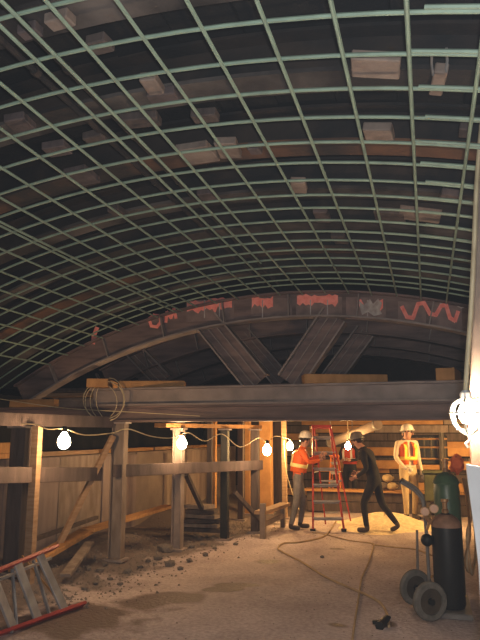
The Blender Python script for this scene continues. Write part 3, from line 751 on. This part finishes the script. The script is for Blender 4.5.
# ================================================================== HOSES ON THE GROUND
def gh(px, py, h=0.014):
    p = G(px, py, 0)
    p = G(px, py, floor_z(p.x, p.y)); return Vector((p.x, p.y, floor_z(p.x, p.y)+h))
def hose(pix, r, label, m_=M_HOSE):
    pts = [gh(*q) for q in pix]
    pts = spline(pts, 6)
    pts = [Vector((p.x, p.y, floor_z(p.x, p.y)+r*.9)) for p in pts]
    o = MB().tube(pts, r, 6).build('hose', m_, None, True, loc=pts[0]); tag(o, label, 'hose')
hose([(389, 628), (387, 615), (380, 604), (366, 596), (345, 587), (322, 576), (300, 562), (283, 553), (278, 549), (284, 544), (300, 543), (322, 538), (331, 530), (336, 522)], 0.014, 'tan hose curving from the dark tool across the open floor to the ladder')
hose([(352, 645), (355, 622), (359, 596), (362, 578), (369, 562), (373, 548), (372, 544), (350, 541), (325, 535), (312, 533)], 0.011, 'thin tan cable running up the floor and bending past the red stepladder')
hose([(372, 545), (395, 548), (415, 550), (432, 556)], 0.011, 'short tan cable leading from the bend towards the gas cylinders')
c = gh(384, 626, 0.03)
tl_ = thing('hand_tool', 'small black tool lying on the floor at the hose end', 'tool', (c.x, c.y, 0))
MB().cyl(c+Vector((-.03, -.13, 0)), c+Vector((.02, .10, 0.01)), 0.04, 0.032, 10).build('body', M_BLACK, tl_, True)
MB().cyl(c+Vector((.02, .10, .01)), c+Vector((.04, .18, .0)), 0.018, 0.015, 8).build('nozzle', M_BLACK, tl_, True)
MB().bar(c+Vector((0, 0, .01)), c+Vector((-.10, .02, -.01)), 0.03, 0.03).build('grip', M_BLACK, tl_)

# ================================================================== GAS CYLINDERS ON A CART
cb = G(451, 612); cb = Vector((cb.x, cb.y, 0.05))
def gas_cyl(base, r, h, m_, label, cap):
    t = thing('gas_cylinder', label, 'gas cylinder', tuple(base))
    MB().lathe([(r*.92, 0), (r, 0.03), (r, h*.84), (r*.93, h*.90), (r*.72, h*.95), (r*.40, h*.985), (r*.22, h)], base, seg=28).build('body', m_, t, True)
    v = MB().lathe([(r*.22, h), (r*.24, h+.03), (r*.16, h+.04), (r*.16, h+.10), (r*.26, h+.11), (r*.26, h+.135)], base, seg=12).build('valve', M_BRASS, t, True)
    if cap: MB().lathe([(r*.98, h*.90), (r*1.02, h*.915), (r*.80, h*.965), (r*.45, h*.99)], base, seg=24).build('collar', M_BRASS if cap == 2 else m_, t, True)
    return t
gas_cyl(cb+Vector((0.0, 0, 0)), 0.145, 0.88, M_BLACK, 'short black gas cylinder on the cart, rust-topped with gauges', 0)
MB().lathe([(0.146, 0.75), (0.148, 0.765), (0.136, 0.80), (0.106, 0.84), (0.06, 0.87)], cb+Vector((0.0, 0, 0)), seg=28).build('rusty_shoulder', mat('rusty_top', (0.30, 0.17, 0.11), (0.16, 0.09, 0.06), 0.6, 8), bpy.data.objects['gas_cylinder'], True)
gb = P(447, 500, cb.y+0.42)
gas_cyl(Vector((gb.x, gb.y, 0.05)), 0.135, 1.26, M_GREEN, 'tall green gas cylinder standing behind the black one', 1)
# cart
ct = thing('cylinder_cart', 'two-wheeled steel cart carrying the black and green gas cylinders', 'cart', (cb.x, cb.y, 0))
wc = G(431, 622); ww = Vector((wc.x, wc.y+0.02, 0.175))
w2 = ww+Vector((-0.14, 0.52, 0.0))
ax = (w2-ww).normalized()
for c_ in (ww, w2):
    # wheel turned so that its face shows
    axis = Vector((0.55, -0.83, 0)).normalized()
    wl_ = MB().lathe([(0.115, 0.0), (0.118, -0.028), (0.16, -0.032), (0.175, -0.015), (0.175, 0.015), (0.16, 0.032), (0.118, 0.028), (0.115, 0.0)], c_, axis, 28).build('wheel', M_RUBBER, ct, True)
    MB().lathe([(0.03, -0.010), (0.118, -0.014), (0.118, 0.014), (0.03, 0.010)], c_, axis, 24).build('hub_disc', M_MACH, wl_, True)
    MB().lathe([(0.022, -0.045), (0.03, -0.045), (0.03, 0.045), (0.022, 0.045)], c_, axis, 12).build('hub', M_BLACK, wl_, True)
MB().tube([ww, w2], 0.014, 8).build('axle', M_GALV, ct)
MB().box((cb.x+0.02, cb.y+0.18, 0.032), (0.34, 0.80, 0.02)).build('toe_plate', M_GALV, ct)
MB().box((cb.x+0.02, cb.y-0.24, 0.02), (0.34, 0.02, 0.04)).build('toe_lip', M_GALV, ct)
h0 = P(418, 588, cb.y+.25)
for dy in (0.02, 0.42):
    MB().tube([Vector((cb.x-0.19, cb.y+dy, 0.05)), Vector((cb.x-0.20, cb.y+dy, 0.9)), Vector((cb.x-0.25, cb.y+dy, 1.10)), Vector((cb.x-0.42, cb.y+dy, 1.22))], 0.016, 8, 4).build('frame_tube', M_GALV, ct, True)
MB().tube([Vector((cb.x-0.42, cb.y+.02, 1.22)), Vector((cb.x-0.42, cb.y+.42, 1.22))], 0.018, 8).build('handle', M_BLACK, ct, True)
for z in (0.35, 0.78):
    MB().tube([Vector((cb.x-0.195, cb.y+.0, z)), Vector((cb.x-0.195, cb.y+.44, z))], 0.012, 8).build('cross_tube', M_GALV, ct)
sl = P(416, 530, cb.y+.1)
MB().tube([P(417, 530, cb.y+.3), P(418, 592, cb.y+.3)], 0.014, 8).build('prop_leg', M_GALV, ct)
MB().tube([P(408, 587, cb.y+.3), P(440, 573, cb.y+.3)], 0.012, 8).build('prop_foot', M_WOODO, ct)
# regulators
rg = thing('regulator', 'brass twin-gauge regulator on top of the black gas cylinder', 'regulator', tuple(cb+Vector((-.1, -.05, 1.05))))
for (px, py) in ((425, 512), (434, 509)):
    c_ = P(px, py, cb.y-0.12)
    gz = MB().lathe([(0.0, 0.0), (0.043, 0.0), (0.046, 0.01), (0.046, 0.045), (0.03, 0.05)], c_+Vector((0, .03, 0)), (0, 1, 0), 18).build('gauge', M_BRASS, rg, True)
    MB().lathe([(0.0, 0), (0.038, 0), (0.038, 0.006), (0, .006)], c_+Vector((0, .022, 0)), (0, 1, 0), 18).build('gauge_face', M_GAUGE, gz, True)
MB().tube([P(425, 515, cb.y-.08), P(430, 522, cb.y-.04), P(440, 520, cb.y), P(451, 520, cb.y)], 0.02, 8, 4).build('stem', M_BRASS, rg, True)
MB().ball(P(427, 540, cb.y-.05), 0.062, sc=(1, .9, 1)).build('bowl', M_BLACK, rg, True)
MB().tube([P(427, 530, cb.y-.05), P(429, 524, cb.y-.05), P(434, 518, cb.y-.05)], 0.014, 8, 3).build('elbow', M_BRASS, rg, True)
# torch hose bundle hanging at the right of the cylinders
hb = thing('hose_bundle', 'bundle of tan torch hoses hanging beside the green cylinder', 'hose bundle', tuple(P(468, 540, cb.y+.1)))
for i in range(4):
    MB().tube([P(462+i, 478, cb.y+.2), P(467+i*1.5, 500+i*4, cb.y+.1), P(470-i, 535, cb.y+.05), P(465+i*2, 560+3*i, cb.y+.05), P(470+i, 572, cb.y+.1), P(476, 555-4*i, cb.y+.15), P(473, 510, cb.y+.2)], 0.013, 6, 5).build('hose_turn', M_HOSE if i % 2 else M_BRASS, hb, True)
rag = MB(); rc = P(457, 464, cb.y+.45)
rag.ball(rc, 0.085, 10, 8, (0.9, .7, 1.15))
rnd = random.Random(5)
rag.v = [tuple(Vector(v)+Vector((rnd.uniform(-.018, .018), rnd.uniform(-.018, .018), rnd.uniform(-.018, .018)))) for v in rag.v]
tag(rag.build('rag', M_ORANGEC, None, True, loc=rc), 'crumpled orange rag draped over the green cylinder valve', 'rag')

# ================================================================== RIGHT EDGE: POST, CABLE, CAGED LAMP, WHITE SHEET
YP = 3.7
pc = P(477.5, 455, YP); zp = P(477, 398, YP).z
o = MB().box((pc.x, YP, zp/2-.01), (0.075, 0.075, zp+.02)).build('edge_post', M_RUST, None, loc=(pc.x, YP, 0), bevel=0.006)
tag(o, 'red-brown upright timber post behind the off-white sheet panel', 'post')
q0 = P(476.5, 400, YP+.0); q1 = P(486, 178, YP); dq = (q1-q0).normalized(); q1 = q0+dq*((3.46-q0.z)/dq.z)
o = MB().bar(q0, q1, 0.075, 0.05, (0, 1, 0)).build('leaning_pole', M_WOODG, None, loc=q0, bevel=0.008)
tag(o, 'greyish leaning timber pole carrying the caged lamp cable', 'pole')
LB = P(467, 413, YP-0.16)
cable([P(482, 120, YP-.06), P(477, 180, YP-.07), P(474, 250, YP-.08), P(471, 310, YP-.09), P(467.5, 360, YP-.12), LB+Vector((0.0, 0, 0.115))], 0.013, 'thick pale cable running down the leaning pole to the caged lamp', M_WIRE)
cl = thing('caged_lamp', 'glaring caged work lamp hanging from the leaning pole', 'lamp', tuple(LB))
MB().lathe([(0.001, -.058), (.026, -.05), (.042, -.02), (.044, .005), (.036, .03), (.02, .055)], LB, seg=16).build('bulb', M_BULB2, cl, True)
MB().lathe([(.022, .055), (.03, .055), (.03, .105), (.016, .12)], LB, seg=12).build('socket', M_WHITE, cl, True)
for i in range(6):
    a = i*math.pi/3+.3
    MB().tube([LB+Vector((math.cos(a)*r_, math.sin(a)*r_, z)) for r_, z in ((.03, .075), (.075, .045), (.088, 0), (.075, -.06), (.035, -.10), (0.012, -.112))], 0.006, 6, 4).build('guard_wire', M_CAGE, cl, True)
for r_, z in ((.088, 0.0), (.055, -.088)):
    MB().tube([LB+Vector((math.cos(a*math.pi/8)*r_, math.sin(a*math.pi/8)*r_, z)) for a in range(17)], 0.006, 6).build('guard_ring', M_CAGE, cl, True)
MB().tube([LB+Vector((0, 0, -.112)), LB+Vector((.005, 0, -.14)), LB+Vector((-.015, .0, -.16)), LB+Vector((-.005, 0, -.18))], 0.008, 6, 3).build('hook', M_CAGE, cl, True)
# white sheet-faced panel leaning at the edge
YS = 3.35
out = [(466, 464), (468, 482), (471, 505), (475, 535), (478.5, 565), (480.5, 600), (482, 660), (482, 700), (520, 720), (560, 700), (560, 490), (520, 476), (487, 468)]
sh_ = [P(x, y, YS) for x, y in out]
lowz = min(p.z for p in sh_)
for p in sh_:
    if p.z < 0.02: p.z = 0.015
o = MB().prism(sh_, (0.0, 0.05, 0.0)).build('sheet_panel', M_WHITE, None, loc=(sh_[6].x, YS, 0))
tag(o, 'off-white sheet panel with curved edge standing beside the gas cylinders', 'panel')

# ================================================================== MACHINE AND CLUTTER BEHIND THE CYLINDERS
mc = P(418, 470, 14.0)
mt = thing('drill_rig', 'dark pipe-framed machine standing behind the worker in cream shirt', 'machine', (mc.x+.2, 13.8, 0))
x0 = P(412, 470, 13.8).x; x1 = P(446, 470, 13.8).x
MB().box(((x0+x1)/2, 13.85, 1.40), (x1-x0+.1, 0.5, 0.60)).build('body', M_BLACK, mt, bevel=0.03)
for k in range(6):
    MB().tube([(x0+(x1-x0)*k/5, 13.62, 1.16), (x0+(x1-x0)*k/5, 13.60, 1.66)], 0.022, 8).build('pipe', M_MACH, mt, True)
for z in (1.22, 1.45, 1.62):
    MB().tube([(x0-.05, 13.58, z), (x1+.05, 13.58, z)], 0.02, 8).build('pipe', M_BRASS, mt, True)
for x in (x0, x1):
    MB().box((x, 13.9, 0.56), (0.08, 0.4, 1.12)).build('leg', M_MACH, mt)
MB().tube([((x0+x1)/2+.25, 13.5, 0.8), ((x0+x1)/2+.28, 13.5, 1.75)], 0.05, 10).build('mast', M_MACH, mt, True)
gx0, gx1 = P(424, 480, 13.2).x, P(447, 480, 13.2).x
gbx = thing('skip_bin', 'olive green metal bin standing below the dark machine', 'bin', ((gx0+gx1)/2, 13.2, 0))
MB().box(((gx0+gx1)/2, 13.2, 0.70), (gx1-gx0, 0.45, 0.52)).build('body', M_MACHG, gbx, bevel=0.02)
MB().box(((gx0+gx1)/2, 13.2, 0.99), (gx1-gx0+.06, 0.5, 0.04)).build('rim', M_MACHG, gbx)
for x in (gx0+.06, gx1-.06):
    MB().box((x, 13.2, 0.21), (0.07, 0.4, 0.43)).build('leg', M_MACH, gbx)
# sacks and boards piled left of the machine, right of the sill
for i, (px, dz, w_) in enumerate(((383, 0.0, .20), (392, 0.0, .19), (388, 0.17, .19))):
    c = P(px, 488, 14.57); c.z = 0.585+dz
    sk = MB().ball(c, 1.0, 14, 8, (w_*.62, .16, .085))
    rnd = random.Random(i); sk.v = [tuple(Vector(v)+Vector((rnd.uniform(-.01, .01), rnd.uniform(-.01, .01), rnd.uniform(-.008, .008)))) for v in sk.v]
    t = thing('sack', ['brown sack lying on the sill cap nearest the sand-heap ladder', 'brown sack lying on the sill cap beside the cream-shirted worker', 'brown sack lying on top of two others on the sill'][i], 'sack', (c.x, c.y, c.z-.085), 0, 'sacks on the timber sill')
    sk.build('bag', M_KHAKI if i else M_WOODG, t, True)
    MB().ball(c+Vector((w_*.60, 0, .01)), 1.0, 8, 6, (.03, .05, .03)).build('tied_neck', M_KHAKI, t, True)
for i, (px0, px1, py, y) in enumerate(((330, 470, 452, 16.6), (350, 470, 466, 16.5))):
    p0 = P(px0, py, y); p1 = P(px1, py, y)
    t = thing('wale', ['upper timber wale across the far lagging wall', 'lower timber wale across the far lagging wall'][i], 'wale', ((p0.x+p1.x)/2, 17.6, p0.z))
    MB().box(((p0.x+p1.x)/2, 17.60, p0.z), (p1.x-p0.x+2, 0.22, 0.22)).build('beam', M_WOODO, t, bevel=0.01)
# pale duct sloping under the deck behind the ladder
d0 = P(330, 443, 14.6); d1 = P(378, 424, 13.0)
du = thing('air_duct', 'pale sloping air duct under the deck above the dark-clothed worker', 'duct', tuple((d0+d1)/2))
MB().cyl(d0, d1, 0.10, seg=18).build('tube', M_CONC, du, True)
for f_ in (0.02, 0.5, 0.98):
    q = d0.lerp(d1, f_); MB().cyl(q-(d1-d0).normalized()*.03, q+(d1-d0).normalized()*.03, 0.112, seg=18).build('band', M_GALV, du, True)
    MB().tube([q, (q.x, q.y, 2.34)], 0.008, 5).build('hanger', M_GALV, du)
# added tripod work lights, out of view, to brighten sand heap and far wall
def flood(loc, aim, label, size=0.22):
    loc = V(loc); a = (V(aim)-loc).normalized()
    t = thing('added_work_light', label, 'added work light', (loc.x, loc.y, 0))
    MB().lathe([(size*.35, -.12), (size*.55, -.10), (size*.62, 0.0), (size*.58, 0.01)], loc, a, 16).build('housing', M_BLACK, t, True)
    MB().lathe([(0.001, 0.011), (size*.55, 0.012), (size*.55, 0.02), (0.001, .021)], loc, a, 16).build('lens', M_ADDLAMP, t, True)
    for k in range(3):
        an = k*2.094; MB().tube([(loc.x, loc.y, loc.z-.14), (loc.x+.3*math.cos(an), loc.y+.3*math.sin(an), 0.01)], 0.014, 6).build('tripod_leg', M_BLACK, t)
    MB().cyl((loc.x, loc.y, loc.z-.18), loc-a*.05, 0.018, seg=8).build('neck', M_BLACK, t)
flood((1.15, 12.3, 1.75), (-0.9, 13.0, 0.3), 'added tripod work light aimed at the sand heap from beyond the cylinders')
flood((1.5, 15.6, 1.5), (-1.0, 17.0, 1.4), 'added tripod work light aimed along the far lagging wall')

# ================================================================== PEOPLE
def person(label, loc, rotz, J, mats, hat=None, vest=None, tape=None, scale=1.0, glove=None, open_vest=False):
    """J: joints in metres in the figure's own frame, x right, y forward, z up"""
    t = thing('person', label, 'person', loc, rotz); t.scale = (scale,)*3
    R_ = dict(pelvis=.135, spine=.130, chest=.150, neck0=.075, neck=.058, jaw=.072, skull=.098, crown=.07,
              shl=.072, shr=.072, ell=.047, elr=.047, wrl=.034, wrr=.034, hal=.036, har=.036,
              hil=.100, hir=.100, knl=.066, knr=.066, anl=.048, anr=.048, hel=.05, her=.05, tol=.042, tor=.042)
    names = list(R_)
    E_ = [('pelvis', 'spine'), ('spine', 'chest'), ('chest', 'neck0'), ('neck0', 'neck'), ('neck', 'jaw'), ('jaw', 'skull'), ('skull', 'crown'),
          ('chest', 'shl'), ('shl', 'ell'), ('ell', 'wrl'), ('wrl', 'hal'), ('chest', 'shr'), ('shr', 'elr'), ('elr', 'wrr'), ('wrr', 'har'),
          ('pelvis', 'hil'), ('hil', 'knl'), ('knl', 'anl'), ('anl', 'hel'), ('hel', 'tol'), ('pelvis', 'hir'), ('hir', 'knr'), ('knr', 'anr'), ('anr', 'her'), ('her', 'tor')]
    me = bpy.data.meshes.new('body')
    me.from_pydata([J[n] for n in names], [(names.index(a), names.index(b)) for a, b in E_], [])
    tmpo = bpy.data.objects.new('tmp', me); COL.objects.link(tmpo)
    sk = tmpo.modifiers.new('s', 'SKIN'); sk.use_smooth_shade = True
    if not me.skin_vertices: raise RuntimeError('no skin layer')
    for i, n in enumerate(names):
        sv = me.skin_vertices[0].data[i]; r = R_[n]
        sv.radius = (r, r*(0.8 if n in ('pelvis', 'spine', 'chest') else 1.0)); sv.use_root = (n == 'pelvis')
    su = tmpo.modifiers.new('u', 'SUBSURF'); su.levels = 2; su.render_levels = 2
    bpy.context.view_layer.update()
    dg = bpy.context.evaluated_depsgraph_get()
    nm = bpy.data.meshes.new_from_object(tmpo.evaluated_get(dg))
    bpy.data.objects.remove(tmpo)
    bm = bmesh.new(); bm.from_mesh(nm)
    seg = [(V(J[a]), V(J[b]), a, b) for a, b in E_]
    def near(p):
        best = None
        for a, b, na, nb_ in seg:
            d = b-a; tt = max(0, min(1, (p-a).dot(d)/max(d.length_squared, 1e-6)))
            dist = (p-(a+d*tt)).length-(R_[na]*(1-tt)+R_[nb_]*tt)
            if best is None or dist < best[0]: best = (dist, na, nb_)
        return best[1], best[2]
    kinds = dict(skin=0, shirt=1, trousers=2, boots=3, hand=4)
    for f_ in bm.faces:
        a, b = near(f_.calc_center_median())
        if b in ('jaw', 'skull', 'crown', 'neck'): k_ = 'skin'
        elif b in ('hal', 'har'): k_ = 'hand'
        elif b in ('wrl', 'wrr'): k_ = mats.get('forearm', 'shirt')
        elif b in ('spine', 'chest', 'neck0', 'shl', 'shr', 'ell', 'elr'): k_ = 'shirt'
        elif b in ('hil', 'hir', 'knl', 'knr', 'anl', 'anr'): k_ = 'trousers'
        else: k_ = 'boots'
        f_.material_index = kinds[k_]; f_.smooth = True
    # nose and ears
    sk_ = V(J['skull']); jw = V(J['jaw']); upv = (sk_-jw).normalized(); fwd = V(J.get('look', (0, 1, 0))).normalized(); fwd = (fwd-upv*fwd.dot(upv)).normalized(); sd = fwd.cross(upv)
    ex = MB(); mid = jw.lerp(sk_, 0.45)
    ex.tube([mid+fwd*.075+upv*.03, mid+fwd*.112-upv*.012, mid+fwd*.085-upv*.02], [.008, .016, .01], 6)
    for s_ in (-1, 1): ex.ball(mid+sd*s_*.092, 0.026, 8, 6, (.5, .9, 1.1))
    ex.tube([mid+fwd*.078-upv*.05+sd*.022, mid+fwd*.086-upv*.052, mid+fwd*.078-upv*.05-sd*.022], .006, 5)
    # hands: palm root plus five fingers
    for s_, w_, h_ in ((-1, 'wrl', 'hal'), (1, 'wrr', 'har')):
        a, b = V(J[w_]), V(J[h_]); d = (b-a).normalized(); side = d.cross(Vector((1, 0, 0)) if abs(d.x) < .8 else Vector((0, 1, 0))).normalized(); pal = d.cross(side)
        for q, (o_, L) in enumerate(((-.024, .062), (-.008, .074), (.008, .07), (.024, .055))):
            st = b+side*o_+d*.012
            ex.tube([st, st+d*L*.5+pal*.006, st+d*L*.8+pal*.022, st+d*L*.92+pal*.038], [.0095, .009, .0085, .006], 6)
        st = b-side*.03-d*.01
        ex.tube([st, st-side*.022+d*.022, st-side*.026+d*.05], [.011, .010, .007], 6)
    k0 = len(bm.faces); nose_faces = 0
    vmap = [bm.verts.new(v) for v in ex.v]
    nf_head = 0
    for f_ in ex.f:
        try: nf = bm.faces.new([vmap[i] for i in f_])
        except ValueError: continue
        nf.smooth = True
        cz_ = sum((vmap[i].co for i in f_), Vector())/len(f_)
        nf.material_index = 0 if (cz_-sk_).length < 0.25 else 4
    bm.to_mesh(nm); bm.free()
    for m_ in (M_SKIN, mats['shirt'], mats['trousers'], M_BOOT, glove or M_SKIN): nm.materials.append(m_)
    nm.name = 'body'
    body = bpy.data.objects.new('body', nm); link(body, t)
    for s_ in (-1, 1):
        e = MB().ball(mid+fwd*.082+sd*s_*.033+upv*.038, 0.011, 8, 6).build('eye', M_EYE, None, True); e.parent = t
    # hair at the back of the head, under the hat
    hr = MB().ball(sk_-fwd*.018+upv*.005, 0.101, 14, 8, (1, 1, .8)); hr.v = [v for v in hr.v]
    h_ = hr.build('hair', M_EYE, None, True); h_.parent = t
    if hat:
        prof = [(.135, 0), (.137, .012), (.118, .014), (.116, .05), (.100, .095), (.062, .125), (.001, .136)]
        hb_ = sk_+upv*.018
        ho = MB().lathe(prof, hb_, (upv+fwd*.05).normalized(), 20).build('hard_hat', hat, None, True); ho.parent = t
        br = MB().prism([hb_+sd*(.11*math.cos(a))+fwd*(.10+.085*math.sin(a)) for a in [math.pi*i/10 for i in range(11)]], upv*.01).build('hat_brim', hat, None); br.parent = ho
    if vest:
        ch, sp, pe, n0 = V(J['chest']), V(J['spine']), V(J['pelvis']), V(J['neck0'])
        ax_ = (V(J['shr'])-V(J['shl'])).normalized()
        rings = []; na = 24; vm = MB()
        path = [(pe.lerp(sp, .35), .185, .150), (sp, .182, .150), (sp.lerp(ch, .5), .192, .155), (ch, .205, .155), (ch.lerp(n0, .45), .185, .13), (ch.lerp(n0, .85), .115, .095)]
        vv = []; ff = []
        for i, (c_, rx, ry) in enumerate(path):
            d_ = (path[min(i+1, 5)][0]-path[max(i-1, 0)][0]).normalized(); fw = d_.cross(ax_).normalized(); fw = -fw if fw.dot(fwd) < 0 else fw
            for k in range(na):
                an = 2*math.pi*k/na; vv.append(c_+ax_*rx*math.cos(an)+fw*ry*math.sin(an))
        for i in range(5):
            for k in range(na):
                if open_vest and k in (5, 6) : continue
                ff.append((i*na+k, i*na+(k+1) % na, (i+1)*na+(k+1) % na, (i+1)*na+k))
        vo = vm.add(vv, ff).build('vest', vest, None, True); vo.parent = t
        so = vo.modifiers.new('thick', 'SOLIDIFY'); so.thickness = 0.008
        # reflective tape: one band round the waist, two over the shoulders
        def ring_at(i, off, dz):
            c_, rx, ry = path[i]
            d_ = (path[min(i+1, 5)][0]-path[max(i-1, 0)][0]).normalized(); fw = d_.cross(ax_).normalized()
            return [c_+d_*dz+ax_*(rx+off)*math.cos(2*math.pi*k/na)+fw*(ry+off)*math.sin(2*math.pi*k/na) for k in range(na)]
        a = ring_at(1, .009, -.03); b = ring_at(1, .009, .035)
        tb_ = MB().add(a+b, [(k, (k+1) % na, na+(k+1) % na, na+k) for k in range(na)]).build('tape', tape or M_TAPE, None, True); tb_.parent = vo
        tb_.modifiers.new('thick', 'SOLIDIFY').thickness = 0.004
        for s_ in (-1, 1):
            fwv = (ch-sp).normalized().cross(ax_).normalized()
            for q in (-1, 1):
                pts = [sp+ax_*s_*.105+fwv*q*.142, ch+ax_*s_*.105+fwv*q*.150, ch.lerp(n0, .5)+ax_*s_*.10+fwv*q*.112, ch.lerp(n0, .8)+ax_*s_*.095]
                st_ = MB()
                for u, w_ in zip(pts[:-1], pts[1:]): st_.bar(u, w_, .05, .014, fwv)
                so_ = st_.build('tape', tape or M_TAPE, None); so_.parent = vo
    return t
def base_pose():
    return dict(pelvis=(0, 0, .95), spine=(0, 0, 1.12), chest=(0, 0.01, 1.31), neck0=(0, 0, 1.44), neck=(0, 0.01, 1.49), jaw=(0, .03, 1.545), skull=(0, .02, 1.62), crown=(0, .015, 1.68),
                shl=(-.185, 0, 1.39), shr=(.185, 0, 1.39), ell=(-.23, -.03, 1.11), elr=(.23, -.03, 1.11), wrl=(-.23, .06, .88), wrr=(.23, .06, .88), hal=(-.22, .09, .80), har=(.22, .09, .80),
                hil=(-.095, 0, .88), hir=(.095, 0, .88), knl=(-.11, .02, .49), knr=(.11, .02, .49), anl=(-.11, -.02, .11), anr=(.11, -.02, .11),
                hel=(-.11, -.04, .055), her=(.11, -.04, .055), tol=(-.12, .15, .045), tor=(.12, .15, .045), look=(0, 1, 0))
# orange vest worker, facing the ladder (towards +X), arms up on the ladder
J = base_pose()
J.update(ell=(-.22, .20, 1.20), wrl=(-.12, .40, 1.28), hal=(-.10, .47, 1.31), elr=(.24, .18, 1.18), wrr=(.16, .38, 1.22), har=(.13, .45, 1.25),
         spine=(0, .02, 1.12), chest=(0, .06, 1.30), neck0=(0, .09, 1.42), neck=(0, .11, 1.47), jaw=(0, .15, 1.52), skull=(0, .15, 1.60), crown=(0, .15, 1.66),
         shl=(-.185, .07, 1.37), shr=(.185, .07, 1.37), knl=(-.12, .10, .49), anl=(-.12, .04, .11), hel=(-.12, .02, .055), tol=(-.13, .21, .045), knr=(.11, -.04, .50), anr=(.11, -.14, .11), her=(.11, -.16, .055), tor=(.12, .03, .045), look=(0, 1, -.1))
p = G(301, 531); person('worker in orange reflective vest and pale hard hat gripping the red stepladder', (p.x-.05, p.y+.05, floor_z(p.x, p.y)), math.radians(-75), J,
                        dict(shirt=M_VEST, trousers=M_GREYT), M_HATW, M_VEST, M_TAPE, 1.01)
# dark-clothed worker, stepping left, bent forward
J = base_pose()
J.update(pelvis=(0, -.04, .92), spine=(0, .0, 1.08), chest=(0, .08, 1.27), neck0=(0, .15, 1.40), neck=(0, .18, 1.45), jaw=(0, .24, 1.49), skull=(0, .25, 1.57), crown=(0, .25, 1.63),
         shl=(-.19, .09, 1.34), shr=(.19, .09, 1.34), ell=(-.25, .02, 1.08), wrl=(-.20, .20, .95), hal=(-.18, .27, .92), elr=(.25, .08, 1.06), wrr=(.20, .28, .98), har=(.17, .35, .97),
         hil=(-.095, -.04, .86), hir=(.095, -.04, .86), knl=(-.10, .14, .50), anl=(-.10, .10, .11), hel=(-.10, .08, .055), tol=(-.11, .27, .045),
         knr=(.10, -.12, .48), anr=(.11, -.36, .17), her=(.11, -.40, .12), tor=(.11, -.25, .04), look=(0, 1, -.25))
p = G(368, 533); person('worker in dark work clothes stepping towards the red stepladder', (p.x+.1, p.y+.1, floor_z(p.x, p.y)), math.radians(78), J,
                        dict(shirt=M_DARKC, trousers=M_DARKC), M_HATD, None, scale=1.03)
# cream shirt worker on the heap, turned right and looking down
J = base_pose()
J.update(ell=(-.26, -.06, 1.12), wrl=(-.27, .02, .88), hal=(-.265, .04, .80), elr=(.25, .02, 1.13), wrr=(.16, .16, .96), har=(.12, .21, .93), jaw=(0, .06, 1.535), skull=(0, .05, 1.61), crown=(0, .04, 1.67),
         knl=(-.12, .03, .49), knr=(.10, .06, .49), anr=(.10, .06, .11), her=(.10, .04, .055), tor=(.14, .22, .045), look=(.5, 1, -.35))
p = G(404, 519); person('worker in cream shirt, khaki trousers and open orange vest standing past the sand heap', (-.40, 13.15, floor_z(-.4, 13.15)+.05), math.radians(-150), J,
                        dict(shirt=M_SHIRTW, trousers=M_KHAKI), M_HATW, M_VEST, mat('yellow_tape', (0.95, 0.7, 0.12), (0.85, 0.6, 0.1), .4, 8), 1.06, M_GLOVE, True)
# fourth worker behind the ladder
J = base_pose()
J.update(ell=(-.25, .10, 1.12), wrl=(-.12, .28, 1.10), hal=(-.07, .34, 1.12), elr=(.25, .10, 1.12), wrr=(.12, .28, 1.08), har=(.07, .34, 1.10), look=(0, 1, -.3))
p = P(350, 470, 15.95); person('worker in red vest and dark trousers standing beyond the timber sill', (p.x, 15.95, floor_z(p.x, 15.95)), math.radians(165), J,
                              dict(shirt=M_DARKC, trousers=M_DARKC), M_HATD, mat('red_vest', (0.6, 0.08, 0.03), (0.5, 0.06, 0.03), .7, 8), M_HATW, 0.98)
